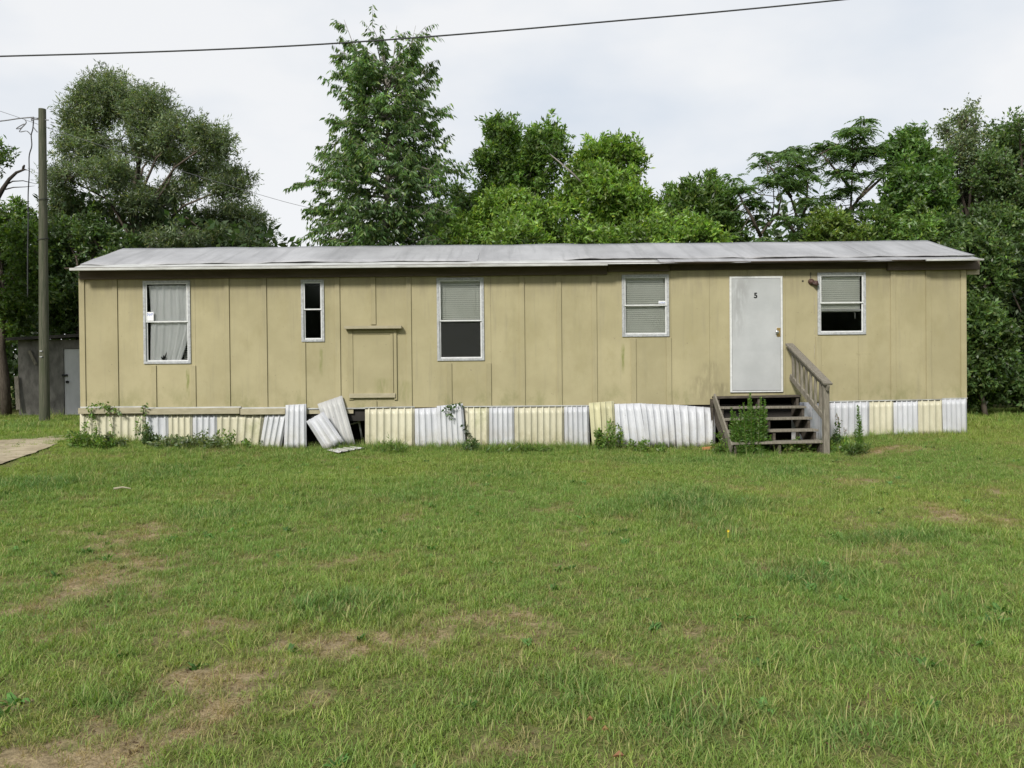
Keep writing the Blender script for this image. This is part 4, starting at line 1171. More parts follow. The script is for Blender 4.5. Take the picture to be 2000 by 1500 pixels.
def build_tree(name, label, lobes, Y, trunk_px, base_col, n_clump=600, per=40, leaf=(0.12, 0.035), sig=0.28, up=0.0, out=0.6, rand=0.7,
               bark='bark', group="trees behind the home", trunk_r=0.14, spread=1.2, seed=1, yel=0.15, shell=0.55, gap=0.36, clump_var=0.25, limb_h=None, droop=0.12, extra=(), cat="tree", bare=False):
    rg = np.random.default_rng(seed)
    L0 = lobes_world(lobes, Y, 0.85, spread, seed); L = []
    for (c, r) in L0:                    # every lobe is broken into smaller uneven ones
        L.append((c, r * 0.84))
        for q in range(4):
            d = rg.normal(size=3); d /= np.linalg.norm(d)
            L.append((c + d * r * rg.uniform(0.55, 0.9), r * rg.uniform(0.30, 0.52)))
    bx = wx(trunk_px, 640, Y); base = Vector((bx, Y, float(gz(bx, Y)) - 0.05))
    root = thing(name, base, label, cat, group)
    # trunk and limbs
    b = MB()
    zlow = min(c[2] - r[2] for c, r in L); ztop = max(c[2] + r[2] * 0.6 for c, r in L)
    zf = limb_h if limb_h is not None else max(base.z + 0.6, zlow * 0.6 + base.z * 0.4 + 0.6)
    fork = Vector((bx + rg.uniform(-0.15, 0.15), Y + rg.uniform(-0.15, 0.15), zf))
    cen = np.mean([c for c, r in L], axis=0)
    lead = Vector((bx * 0.5 + cen[0] * 0.5, Y, zf * 0.35 + ztop * 0.65))
    b.tube([base, base.lerp(fork, 0.5) + Vector((rg.uniform(-.06, .06), 0, 0)), fork, fork.lerp(lead, 0.5) + Vector((rg.uniform(-.2, .2), rg.uniform(-.2, .2), 0)), lead],
           [trunk_r * 1.15, trunk_r, trunk_r * 0.85, trunk_r * 0.5, trunk_r * 0.15], 8)
    nodes = [np.array(fork), np.array(fork.lerp(lead, 0.5)), np.array(lead)]
    for (c, r) in L0:
        cv = Vector(c)
        t0 = min(0.85, max(0.0, (cv.z - 0.45 * (cv - fork).length - fork.z) / max(0.3, lead.z - fork.z)))
        s = fork.lerp(lead, max(0, t0))
        mid = s.lerp(cv, 0.5) + Vector((rg.uniform(-.2, .2), rg.uniform(-.2, .2), 0.12 * (cv - s).length))
        d = (cv - s).length
        rr = min(trunk_r * 0.42, 0.018 + 0.012 * d)
        b.tube([s, mid, cv, cv + Vector(rg.uniform(-1, 1, 3) * r * 0.6) + Vector((0, 0, r[2] * .3))], [rr, rr * 0.7, rr * 0.4, 0.008], 6, False)
        nodes += [np.array(mid), c, (np.array(mid) + c) / 2]
    nodes = np.array(nodes)
    # clump centres
    vol = np.array([np.prod(r) ** 0.75 for c, r in L]); vol /= vol.sum()
    C = []; O = []
    tries = 0
    while len(C) < n_clump and tries < n_clump * 6:
        tries += 1
        k = rg.choice(len(L), p=vol); c, r = L[k]
        d = rg.normal(size=3); d /= np.linalg.norm(d)
        q = shell + (1 - shell) * rg.uniform() ** 0.6 if rg.uniform() < 0.75 else rg.uniform() ** 0.5
        wobble = 1 + 0.22 * (rg.uniform() - 0.4)
        p = c + d * r * q * wobble
        g = float(fbm(np.array([p[0] * 0.9 + p[2] * 0.35]), np.array([p[2] * 0.9 + p[1] * 0.4]), seed + 3, 3)[0])
        if g < gap: continue
        if p[2] < base.z + 0.15: continue
        C.append(p); O.append(d)
    C = np.array(C); O = np.array(O)
    for (pl, r0) in extra:
        b.tube([at(*q) for q in pl], list(np.linspace(r0, r0 * 0.45, len(pl))), 6)
    # twigs
    for p in C[:: 2 if not bare else 1]:
        dd = np.linalg.norm(nodes - p, axis=1); k = int(np.argmin(dd)); a = nodes[k]
        m_ = (a + p) / 2 + rg.normal(0, 0.06, 3)
        b.tube([a, m_, p], [0.014 + 0.004 * dd[k], 0.009, 0.004], 3, False)
    b.build("trunk", M[bark], root, smooth=True)
    # leaves sit along short shoots that leave each clump
    nsh = 5; m = max(4, per // nsh); k_ = len(C) * nsh
    Cs = np.repeat(C, nsh, 0); Os = np.repeat(O, nsh, 0)
    sd = unit(Os * out + np.array([0, 0, up]) + RNG.normal(size=(k_, 3)) * rand)
    sl = sig * RNG.uniform(0.7, 1.8, (k_, 1))
    s0 = Cs - sd * sl * 0.5 + RNG.normal(size=(k_, 3)) * sig * 0.35
    t_ = RNG.uniform(0.0, 1.0, (k_, m, 1)) ** 0.8
    P = (s0[:, None, :] + sd[:, None, :] * sl[:, None, :] * t_ + RNG.normal(size=(k_, m, 3)) * sig * 0.10 * (1.2 - t_)).reshape(-1, 3)
    n = len(P)
    D = unit((np.repeat(sd, m, 0) * 0.75 + RNG.normal(size=(n, 3)) * 0.55 + np.array([0, 0, -droop])))
    per = nsh * m
    cb = np.repeat(1 + RNG.normal(0, clump_var, len(C)).clip(-0.5, 0.8), per)[:, None]
    col = leaf_colors(n, base_col, 0.22, yel=yel) * cb
    ln = leaf[0] * RNG.uniform(0.7, 1.25, n); wd = leaf[1] * RNG.uniform(0.75, 1.25, n)
    V, Q, CC = leaf_quads(P, D, ln, wd, col)
    cr = np_mesh("crown", V, Q, M['leaf'], root, CC)
    tag(cr, kind="stuff")
    return root

G_OAK = (0.140, 0.188, 0.098); G_DARK = (0.090, 0.150, 0.048); G_MID = (0.118, 0.205, 0.048); G_BRIGHT = (0.160, 0.265, 0.048); G_SHADE = (0.052, 0.088, 0.034)

# big willow oak on the left
OAK = [(222, 185, 80, 52), (165, 235, 55, 60), (290, 225, 62, 50), (350, 262, 55, 42), (418, 272, 48, 38), (235, 275, 60, 38), (158, 300, 52, 42), (135, 350, 48, 34), (205, 345, 60, 30),
       (300, 300, 45, 26), (395, 325, 50, 32), (448, 365, 46, 42), (355, 375, 42, 24), (462, 425, 50, 28), (500, 455, 40, 22), (400, 435, 45, 26), (310, 440, 40, 22), (218, 415, 48, 26),
       (150, 430, 55, 34), (340, 468, 60, 16), (440, 470, 60, 16), (120, 395, 35, 30), (258, 345, 36, 26), (268, 395, 36, 22), (310, 395, 36, 20)]
build_tree("oak_tree", "big spreading oak with fine grey green leaves behind the left end of the home", OAK, 29.0, 262, G_OAK, 3300, 44, (0.15, 0.032), 0.34, 0.25, 0.8, 0.65,
           trunk_r=0.14, spread=2.0, extra=[(((262, 480, 28), (272, 440, 28.2), (300, 400, 28.2), (330, 355, 28.2), (342, 318, 28.2)), 0.055), (((275, 440, 28.2), (330, 440, 28.1), (365, 425, 28), (395, 450, 28.0)), 0.035), (((258, 470, 28), (232, 425, 28.2), (200, 375, 28), (185, 340, 28)), 0.045)], seed=5, gap=0.31, limb_h=5.2, yel=0.12, clump_var=0.2)

# pyramid tree with long drooping leaves
def pyramid_tree():
    Y = 20.0; rg = np.random.default_rng(9)
    bx = wx(757, 480, Y); base = Vector((bx, Y, float(gz(bx, Y)) - 0.05))
    root = thing("tall_tree", base, "tall narrow pyramid tree with drooping leaves rising behind the middle of the roof", "tree", "trees behind the home")
    b = MB(); ztop = wz(757, 100, Y)
    tp = [Vector((bx + 0.05 * math.sin(k * 1.3), Y + 0.04 * math.cos(k), base.z + (ztop - base.z) * k / 8)) for k in range(9)]
    b.tube(tp, [0.15 - 0.0165 * k for k in range(9)], 8)
    ys = [40, 60, 100, 150, 200, 250, 300, 330, 400, 450, 480, 560]
    lf = [70, 88, 96, 112, 118, 112, 145, 172, 165, 140, 130, 120]; rt = [46, 62, 86, 108, 120, 108, 135, 150, 130, 110, 105, 100]
    Pl = []; Dl = []; Ll = []; cm = []
    nb = 205
    LEAD = [(672, 38, 190), (690, 75, 220), (742, 52, 170), (775, 50, 190), (812, 50, 200), (716, 92, 190), (800, 84, 200), (668, 108, 230), (835, 120, 230)]
    for k in range(nb + len(LEAD)):
        py = 104 + (560 - 104) * (k / nb) ** 0.92 + rg.uniform(-14, 14)
        az = k * 2.399 + rg.uniform(-.3, .3)
        lr = np.interp(py, ys, lf) if math.cos(az) < 0 else np.interp(py, ys, rt)
        ln = lr / F * Y * (rg.uniform(0.72, 1.08) if rg.uniform() < 0.75 else rg.uniform(0.4, 0.8)) * (0.92 + 0.05 * abs(math.cos(az)))
        zt = wz(757, py, Y)
        rise = 0.28 + 0.75 * max(0, (200 - py) / 160)
        z0 = zt - ln * rise * 0.55
        fr_ = min(1, max(0, (z0 - base.z) / (ztop - base.z)))
        i = min(7, int(fr_ * 8)); s = tp[i].lerp(tp[i + 1], fr_ * 8 - i)
        h = Vector((math.cos(az), math.sin(az), 0))
        pts = [s]
        for q in (0.25, 0.5, 0.75, 1.0):
            kk = rg.uniform(0.7, 1.5) if q == 0.25 else kk
            pts.append(s + h * (ln * q) + Vector((rg.uniform(-.05, .05), rg.uniform(-.05, .05), ln * (rise * kk * q - 0.35 * q * q * (1 if py > 150 else 0.3)))))
        if k >= nb:                      # upright leaders that make the uneven top
            tx, ty, sy = LEAD[k - nb]; py = sy; ez = at(tx, ty, Y + rg.uniform(-.3, .3)); zs = wz(757, sy, Y)
            fr_ = min(1, max(0, (zs - base.z) / (ztop - base.z))); i = min(7, int(fr_ * 8)); s = tp[i].lerp(tp[i + 1], fr_ * 8 - i)
            az = math.atan2(0.2, ez.x - s.x); ln = 1.3; rise = 0.9
            pts = [s.lerp(ez, q) + Vector((0.12 * (ez.x - s.x) * math.sin(3.14 * q), 0, 0)) for q in (0, .25, .5, .75, 1.0)]
        b.tube(pts, [0.022, 0.017, 0.012, 0.008, 0.003], 4, False)
        ntw = max(6, int(ln * 10))
        shade = 1 + rg.normal(0, 0.18)
        for j in range(ntw):
            q = rg.uniform(0.18, 1.0); seg = min(3, int(q * 4)); p0 = pts[seg].lerp(pts[seg + 1], q * 4 - seg)
            a2 = az + rg.choice([-1, 1]) * rg.uniform(0.5, 1.3) * (1.05 - q * 0.7)
            tl = rg.uniform(0.25, 0.55) * (1.1 - 0.4 * q)
            d2 = Vector((math.cos(a2), math.sin(a2), rg.uniform(-0.7, 0.75) + rise * 0.2))
            e = p0 + d2 * tl
            b.tube([p0, e], [0.006, 0.002], 3, False)
            m = 17
            for t_ in np.linspace(0.1, 1.05, m):
                p = p0.lerp(e, t_)
                Pl.append((p.x + rg.uniform(-.03, .03), p.y + rg.uniform(-.03, .03), p.z))
                side = rg.choice([-1, 1])
                Dl.append((d2.x * 0.5 - d2.y * side * 0.6, d2.y * 0.5 + d2.x * side * 0.6, -0.85 + rg.uniform(-.45, .45)))
                Ll.append(rg.uniform(0.11, 0.18)); cm.append(shade)
    b.build("trunk", M['bark_pale'], root, smooth=True)
    n = len(Pl); L = np.array(Ll)
    col = leaf_colors(n, (0.104, 0.182, 0.060), 0.26, yel=0.25) * np.array(cm)[:, None]
    V, Q, CC = leaf_quads(np.array(Pl), unit(np.array(Dl) + RNG.normal(0, .15, (n, 3))), L, L * 0.30, col)
    tag(np_mesh("crown", V, Q, M['leaf'], root, CC), kind="stuff")
pyramid_tree()

# middle group
build_tree("upright_tree", "dark leaved tree with upright shoots right of the tall pyramid tree", [(975, 265, 38, 42), (1010, 300, 50, 42), (955, 330, 34, 32), (1065, 275, 42, 34), (1030, 345, 55, 40), (980, 385, 52, 36), (1050, 400, 50, 32), (1085, 310, 28, 26), (940, 345, 20, 14)],
           23.5, 1040, G_MID, 520, 50, (0.15, 0.055), 0.26, 0.75, 0.6, 0.6, seed=12, bark='bark_pale', gap=0.34, spread=1.2)
build_tree("upright_tree", "tallest bright green tree in the clump behind the middle of the roof", [(1175, 300, 48, 34), (1215, 320, 44, 42), (1150, 340, 48, 44), (1200, 385, 62, 48), (1240, 380, 40, 42), (1130, 405, 50, 46), (1190, 450, 80, 36), (1258, 430, 34, 40)],
           21.5, 1185, G_BRIGHT, 640, 52, (0.14, 0.052), 0.25, 0.7, 0.6, 0.6, bark='bark_pale', seed=13, gap=0.30, spread=0.9, extra=[(((1150, 372, 21.2), (1118, 338, 20.9), (1092, 316, 20.9), (1074, 301, 21.4)), 0.028)])
build_tree("rounded_tree", "small rounded dark tree tucked beside the tall pyramid tree", [(885, 395, 42, 32), (905, 430, 50, 40), (865, 450, 40, 36), (925, 400, 26, 22)], 24.5, 890, G_DARK, 260, 46, (0.13, 0.05), 0.25, 0.2, 0.6, 0.7, seed=14)
build_tree("bushy_tree", "low bright green bushy tree just behind the roof ridge, right of the pyramid tree", [(985, 415, 50, 42), (930, 450, 58, 38), (1040, 435, 52, 46), (1000, 470, 80, 40), (890, 470, 50, 30)], 19.8, 985, G_BRIGHT, 430, 55, (0.12, 0.045), 0.24, 0.35, 0.6, 0.7, seed=15, trunk_r=0.08, gap=0.28)
build_tree("bushy_tree", "low yellow green bush behind the ridge, left of the airy trees", [(1110, 460, 60, 34), (1310, 450, 50, 36), (1260, 470, 60, 30), (1360, 465, 60, 26), (1190, 475, 60, 24)], 19.6, 1240, G_BRIGHT, 360, 52, (0.12, 0.045), 0.22, 0.4, 0.6, 0.7, seed=16, trunk_r=0.07, gap=0.28, spread=0.5)
build_tree("upright_tree", "slim tree with pointed upright shoots, left of the airy trees", [(1305, 395, 24, 38), (1345, 400, 30, 40), (1385, 375, 32, 36), (1405, 400, 30, 44), (1370, 430, 50, 40), (1320, 440, 40, 36), (1420, 440, 36, 36)],
           23.0, 1360, (0.10, 0.175, 0.04), 330, 44, (0.16, 0.052), 0.22, 0.95, 0.5, 0.5, seed=17, gap=0.34, spread=0.9, trunk_r=0.09)

# airy trees with feathery compound leaves
def airy_tree(label, Y, trunk_px, limbs, tips, seed, col=(0.115, 0.195, 0.072), leafl=0.42):
    rg = np.random.default_rng(seed)
    bx = wx(trunk_px, 640, Y); base = Vector((bx, Y, float(gz(bx, Y)) - 0.05))
    root = thing("airy_tree", base, label, "tree", "trees behind the home")
    b = MB(); nodes = []
    for pl in limbs:
        pts = [at(px, py, Y + dy) for (px, py, dy) in pl]
        if pl[0][1] > 470: pts = [base + Vector((rg.uniform(-.1, .1), 0, 0))] + pts
        rr = np.linspace(0.055, 0.014, len(pts))
        b.tube(pts, list(rr), 6)
        for i in range(len(pts) - 1):
            for q in (0.25, 0.6, 1.0): nodes.append(pts[i].lerp(pts[i + 1], q))
    nodes = [q for q in nodes if q.z > 3.0] or nodes
    Pl = []; Dl = []; Ll = []; cm = []
    for (px, py, rpx, cnt) in tips:
        for q in range(max(1, int(cnt * 0.72 + 0.5))):
            p = at(px + rg.normal(0, rpx * 0.45), py + rg.normal(0, rpx * 0.33), Y + rg.normal(0, 0.55))
            nd = min(nodes, key=lambda v: (v - p).length)
            b.tube([nd, nd.lerp(p, 0.55) - Vector((0, 0, 0.06)), p], [0.014, 0.010, 0.006], 4, False)
            sh = 1 + rg.normal(0, 0.2)
            nl = 11
            for k in range(nl):
                az = k / nl * 6.283 + rg.uniform(-.3, .3); el = rg.uniform(-0.1, 0.75)
                L = leafl * rg.uniform(0.7, 1.15)
                h = Vector((math.cos(az), math.sin(az), 0)); s = Vector((-math.sin(az), math.cos(az), 0))
                for j in range(11):
                    t_ = 0.2 + 0.8 * j / 10
                    c = p + h * (L * t_ * math.cos(el * 0.6)) + Vector((0, 0, L * (t_ * math.sin(el) - 0.62 * t_ * t_)))
                    for sd in (-1, 1):
                        Pl.append(tuple(c)); dv_ = s * sd * 0.9 + h * 0.5 + Vector((0, 0, -0.45 + rg.uniform(-.25, .25)))
                        Dl.append(tuple(dv_)); Ll.append(0.125 * (1.05 - 0.45 * t_) * rg.uniform(.85, 1.15)); cm.append(sh)
    b.build("trunk", M['bark'], root, smooth=True)
    n = len(Pl); L = np.array(Ll)
    V, Q, CC = leaf_quads(np.array(Pl), unit(np.array(Dl)), L, L * 0.42, leaf_colors(n, col, 0.2, yel=0.1) * np.array(cm)[:, None], 0.5)
    tag(np_mesh("crown", V, Q, M['leaf'], root, CC), kind="stuff")
airy_tree("thin airy tree with sparse feathery leaf sprays, smallest of the airy ones", 22.0, 1480,
          [[(1478, 480, 0), (1488, 455, 0), (1508, 425, .1), (1512, 395, .2)], [(1486, 462, 0), (1466, 420, -.2), (1450, 395, -.3), (1440, 370, -.3)], [(1500, 440, 0), (1520, 415, .3), (1525, 385, .4)]],
          [(1430, 345, 14, 2), (1448, 368, 20, 5), (1470, 395, 20, 4), (1425, 420, 18, 3), (1475, 430, 18, 3), (1512, 360, 22, 5), (1440, 455, 20, 3), (1500, 470, 20, 3), (1485, 405, 16, 2)], 31)
airy_tree("airy feathery tree with open crown between the thin one and the tall umbrella one", 22.5, 1565,
          [[(1570, 480, 0), (1566, 450, 0), (1552, 410, 0), (1540, 370, 0), (1535, 330, 0)], [(1563, 440, 0), (1575, 400, .3), (1578, 360, .4)], [(1545, 385, 0), (1515, 340, -.3), (1500, 320, -.4)], [(1567, 470, 0), (1540, 440, -.4), (1520, 415, -.5)]],
          [(1498, 308, 18, 4), (1535, 300, 24, 7), (1560, 320, 22, 6), (1580, 350, 22, 6), (1525, 345, 26, 7), (1555, 375, 26, 6), (1585, 395, 20, 4), (1570, 430, 22, 5), (1540, 440, 22, 3), (1590, 455, 24, 4), (1500, 350, 18, 3), (1530, 470, 18, 2)], 32)
airy_tree("tall umbrella shaped feathery tree with the highest airy crown", 23.5, 1665,
          [[(1660, 480, 0), (1660, 440, 0), (1662, 400, 0), (1664, 350, 0), (1666, 300, 0)], [(1662, 410, 0), (1690, 370, .4), (1715, 345, .6)], [(1663, 370, 0), (1630, 330, -.4), (1605, 300, -.5)], [(1664, 330, 0), (1690, 290, .3)], [(1675, 390, 0), (1725, 345, .2), (1735, 310, .2)]],
          [(1655, 255, 20, 5), (1690, 250, 22, 6), (1610, 285, 24, 7), (1640, 295, 28, 9), (1680, 290, 30, 10), (1710, 295, 24, 7), (1590, 300, 18, 4), (1630, 335, 24, 6), (1675, 335, 26, 6), (1715, 335, 20, 4), (1645, 375, 24, 5), (1625, 400, 20, 3), (1695, 400, 22, 4), (1655, 420, 24, 4), (1730, 280, 16, 3)], 33, leafl=0.46)

# right group
build_tree("leafy_tree", "full mid green tree left of the two sparse topped trees at right", [(1785, 275, 30, 26), (1770, 310, 44, 40), (1815, 330, 46, 44), (1775, 370, 52, 44), (1820, 400, 46, 46), (1760, 420, 40, 36)],
           22.0, 1790, (0.085, 0.165, 0.036), 480, 50, (0.14, 0.055), 0.25, 0.5, 0.6, 0.7, seed=21, gap=0.33, spread=0.9)
build_tree("sparse_tree", "sparse topped tree with tiny leaves and sky showing through", [(1885, 250, 26, 40), (1870, 300, 44, 40), (1905, 330, 44, 46), (1850, 260, 14, 34), (1900, 380, 55, 50), (1875, 420, 60, 46), (1895, 215, 10, 22)],
           24.0, 1885, G_OAK, 560, 34, (0.085, 0.045), 0.26, 0.2, 0.6, 0.8, seed=22, gap=0.40, spread=1.2, bare=True)
build_tree("sparse_tree", "tall dark tree at the right edge of the frame", [(1965, 268, 34, 40), (1985, 300, 50, 50), (1950, 340, 46, 50), (1990, 400, 60, 60), (2040, 330, 60, 80), (2060, 450, 70, 80), (1960, 450, 50, 60), (1990, 248, 14, 26)],
           23.0, 1990, G_DARK, 900, 46, (0.10, 0.05), 0.30, 0.15, 0.6, 0.8, seed=23, gap=0.35, spread=1.3, bare=True)
build_tree("bushy_tree", "yellow green bush behind the ridge under the umbrella tree", [(1620, 440, 36, 34), (1650, 465, 50, 28), (1600, 470, 30, 20)], 19.8, 1625, (0.13, 0.20, 0.04), 170, 50, (0.12, 0.045), 0.2, 0.4, 0.6, 0.7, seed=24, trunk_r=0.06, gap=0.25, spread=0.4)
build_tree("bushy_tree", "mid green bush behind the ridge left of the roof's right end", [(1720, 445, 46, 34), (1770, 460, 50, 30), (1700, 470, 50, 22), (1800, 440, 36, 36)], 20.2, 1735, G_MID, 260, 50, (0.12, 0.045), 0.2, 0.4, 0.6, 0.7, seed=25, trunk_r=0.06, gap=0.25, spread=0.4)
build_tree("bushy_tree", "dense dark bush with drooping sprays above the roof's right end", [(1860, 455, 46, 30), (1900, 480, 60, 40), (1840, 480, 40, 22), (1940, 460, 50, 46)], 20.5, 1880, G_DARK, 330, 50, (0.13, 0.05), 0.24, 0.0, 0.6, 0.7, seed=26, trunk_r=0.08, gap=0.25, spread=0.6)
build_tree("dense_shrub", "tall dense dark shrub hugging the right end of the home", [(1925, 560, 40, 50), (1905, 630, 40, 44), (1940, 660, 46, 50), (1915, 720, 40, 50), (1900, 760, 34, 36), (1955, 740, 40, 50)], 19.8, 1925, (0.085, 0.145, 0.042), 560, 46, (0.12, 0.06), 0.24, 0.1, 0.7, 0.7, cat="shrub", seed=27, trunk_r=0.06, gap=0.30, spread=0.5)
build_tree("dense_shrub", "broad dark shrub at the right frame edge beyond the home", [(1980, 590, 44, 60), (1990, 680, 40, 60), (2040, 620, 60, 90), (2010, 750, 50, 50), (1960, 530, 40, 46), (2080, 720, 60, 80)], 21.0, 2000, G_SHADE, 700, 46, (0.13, 0.06), 0.26, 0.1, 0.7, 0.7, cat="shrub", seed=28, trunk_r=0.06, gap=0.30, spread=0.7)
# left group
build_tree("leafy_tree", "bright topped bushy tree at the left frame edge behind the pole", [(30, 430, 50, 40), (-20, 470, 70, 60), (50, 480, 46, 44), (10, 540, 70, 60), (-60, 420, 60, 60), (60, 560, 50, 50), (-80, 560, 80, 90), (20, 620, 60, 40)],
           25.0, 10, (0.09, 0.155, 0.034), 780, 50, (0.14, 0.06), 0.30, 0.35, 0.6, 0.7, seed=41, gap=0.30, spread=1.0)
build_tree("leafy_tree", "shaded understorey tree between the pole and the home's left end", [(130, 470, 50, 50), (190, 480, 50, 46), (110, 540, 46, 50), (160, 560, 56, 50), (210, 540, 50, 50), (120, 610, 50, 40), (170, 630, 50, 36), (250, 490, 40, 30)],
           26.5, 165, G_DARK, 620, 48, (0.14, 0.06), 0.30, 0.2, 0.6, 0.7, seed=42, gap=0.30, spread=0.9)
build_tree("leafy_tree", "dark leafy branch tip poking in at the far left edge above the dead limb", [(-60, 300, 70, 50, 0), (-130, 250, 90, 80, 0), (-220, 330, 120, 120, 0), (-120, 400, 90, 80, 0), (-300, 250, 120, 120, 0), (-260, 480, 140, 120, 0), (-140, 520, 80, 90, 0), (-5, 292, 22, 18, 0)],
           20.5, -230, G_DARK, 700, 46, (0.12, 0.05), 0.32, 0.2, 0.6, 0.7, seed=43, gap=0.32, spread=1.0)

# bare dead limb at the left edge
dt = thing("dead_tree", at(-62, 815, 27.0), "bare dead tree with a curved broken limb at far left", "tree")
b = MB()
pts = [at(-62, 815, 27), at(-52, 600, 27), at(-34, 450, 27), at(-8, 392, 27), at(6, 368, 27), at(18, 350, 27), at(32, 337, 27), at(48, 331, 27), at(57, 333, 27)]
b.tube(pts, [.14, .12, .10, .085, .07, .055, .045, .03, .012], 7)
b.tube([at(44, 333, 27), at(46, 326, 27), at(48, 322, 27)], [.03, .04, .02], 6)
b.tube([at(10, 362, 27), at(25, 354, 27.2), at(45, 353, 27.3), at(70, 359, 27.4)], [.03, .022, .016, .006], 5)
b.tube([at(10, 370, 27), at(26, 366, 26.9), at(50, 365, 26.8), at(68, 363, 26.8)], [.024, .018, .012, .004], 5)
b.tube([at(57, 333, 27), at(68, 342, 27.1)], [.01, .004], 4)
b.build("trunk", M['bark_dark'], dt, smooth=True)

# far woods that read as one mass
def woods(name, label, xr, yr, zt, n, seed, big=1.0):
    rg = np.random.default_rng(seed)
    x = rg.uniform(*xr, n); y = rg.uniform(*yr, n)
    top = zt * (0.65 + 0.7 * vnoise(x * 0.4, y * 0.0 + seed, seed))
    z = gz(x, y) + top * rg.uniform(0, 1, n) ** 0.8
    P = np.stack([x, y, z], -1); D = unit(RNG.normal(size=(n, 3)) + np.array([0, -0.3, 0.2]))
    L = rg.uniform(0.2, 0.42, n) * big
    cl = 1 + 0.5 * (vnoise(x * 1.1, z * 1.1, seed + 2) - 0.5)
    V, Q, CC = leaf_quads(P, D, L, L * 0.5, leaf_colors(n, G_SHADE, 0.25, yel=0.05) * cl[:, None])
    o = np_mesh(name, V, Q, M['leaf'], None, CC)
    tag(o, label, "woods", kind="stuff")
woods("woods", "dark mass of woodland behind the shed on the left", (-32, -8.5), (27.5, 36), 6.0, 42000, 51)
woods("woods", "dark mass of woodland behind the shrubs on the right", (8.5, 32), (23.5, 33), 6.0, 38000, 52)
woods("woods", "low dark undergrowth along the back of the home", (-10, 10), (24.5, 34), 3.2, 16000, 53)

woods("woods", "unseen dark line of trees behind the camera, added to darken the window panes", (-34, 34), (-34, -27), 9.5, 42000, 54, 2.6)  # unseen tree row added behind the view to darken window reflections

# ------------------------------------------------------------------ shed
YSH = 24.6
sA = at(33, 815, YSH + 0.5); sB = at(122, 812, YSH)
g_s = float(gz(-14, YSH))
shed = thing("shed", (sA.x + 1.5, YSH + 1, g_s), "grimy concrete block shed with dull white door in tree shade", "shed")
xl, xr = wx(36, 740, YSH), wx(190, 740, YSH)
zt = wz(100, 664, YSH)
dA, dB, dz0, dz1 = rect(124.5, 681, 158, 811, YSH)
plate("wall", M['block'], shed, xl, xr, g_s - 0.1, zt, [(dA, dB, g_s + 0.02, dz1)], YSH, 0.15)
MB().box(xl, xl + 0.15, YSH + 0.151, YSH + 3, g_s - 0.1, zt).build("wall", M['block'], shed)
MB().box(xr - 0.15, xr, YSH + 0.151, YSH + 3, g_s - 0.1, zt).build("wall", M['block'], shed)
b = MB().add([(xl - .2, YSH - .25, zt - 0.02), (xr + .2, YSH - .25, zt + 0.1), (xr + .2, YSH + 3.2, zt + 0.35), (xl - .2, YSH + 3.2, zt + 0.2),
              (xl - .2, YSH - .25, zt + 0.07), (xr + .2, YSH - .25, zt + 0.19), (xr + .2, YSH + 3.2, zt + 0.44), (xl - .2, YSH + 3.2, zt + 0.29)],
             [(0, 3, 2, 1), (4, 5, 6, 7), (0, 1, 5, 4), (1, 2, 6, 5), (2, 3, 7, 6), (3, 0, 4, 7)])
b.build("roof", M['shed_roof'], shed)
sd = MB().box(dA + .01, dB - .01, YSH + 0.03, YSH + 0.07, g_s + 0.05, dz1 - .01).build("door", M['shed_door'], shed)
hp = at(125, 733, YSH)
MB().box(hp.x - .06, hp.x + .1, YSH - 0.015, YSH + 0.03, hp.z - .03, hp.z + .03).build("hasp", M['black'], sd)
kp = at(131.5, 746, YSH)
MB().tube([(kp.x, YSH + .03, kp.z), (kp.x, YSH - .03, kp.z)], 0.04, 10).build("door_knob", M['black'], sd)
# grey planks leaning on the shed corner
for (pa, pb, wd_, lab) in (((32, 735), (36, 800), .12, "short grey plank leaning against the left corner of the shed"), ((57, 685), (70, 712), .08, "broken pale board hanging across the upper shed wall")):
    A_, B_ = at(*pa, YSH - .08), at(*pb, YSH - .15 if pb[1] > 790 else YSH - .05)
    t = thing("plank", B_, lab, "plank"); MB().bar(A_, B_, 0.03, wd_, (1, 0, 0)).build("board", M['wood_grey'], t)

# ------------------------------------------------------------------ utility pole and cables
YPO = 19.3
pb_, pt_ = on_ground(86, 822), None
YPO = max(17.5, min(21.0, pb_.y))
pb_ = at(87, 823, YPO); pt_ = at(82.5, 213, YPO)
pole = thing("utility_pole", (pb_.x, pb_.y, float(gz(pb_.x, pb_.y))), "greenish wooden utility pole left of the home", "utility pole")
PB = Vector((pb_.x, YPO, float(gz(pb_.x, YPO)) - 0.3))
def r_px(w): return w / 2 / F * YPO
b = MB(); pts = [PB, PB.lerp(pt_, 0.25), PB.lerp(pt_, 0.5), PB.lerp(pt_, 0.75), pt_]
b.tube(pts, [r_px(19.5), r_px(18), r_px(16.5), r_px(15), r_px(13.5)], 18)
pole_o = b.build("pole_shaft", M['pole'], pole, smooth=False)
def on_pole(py):
    t_ = (wz(83, py, YPO) - PB.z) / (pt_.z - PB.z); return PB.lerp(pt_, t_)
for py in (391, 468):
    c = on_pole(py); r = r_px(18.5 if py < 420 else 19.2)
    b = MB(); ring = [c + Vector((math.cos(a) * r, math.sin(a) * r, 0.03 * math.cos(a))) for a in np.linspace(0, 6.283, 17)]
    b.tube(ring, 0.009, 5, False); b.build("wire_band", M['cable'], pole)
c = on_pole(234)
MB().tube([c + Vector((-r_px(34), -.02, .01)), c + Vector((r_px(26), -.02, -.015))], 0.014, 6).build("through_bolt", M['cable_grey'], pole)
b = MB(); e = c + Vector((-r_px(34), -.02, .02)); b.tube([e + Vector((-.03, 0, -.05)), e + Vector((-.04, 0, 0)), e + Vector((0, 0, .03)), c + Vector((-r_px(15), -.02, .03))], 0.02, 7)
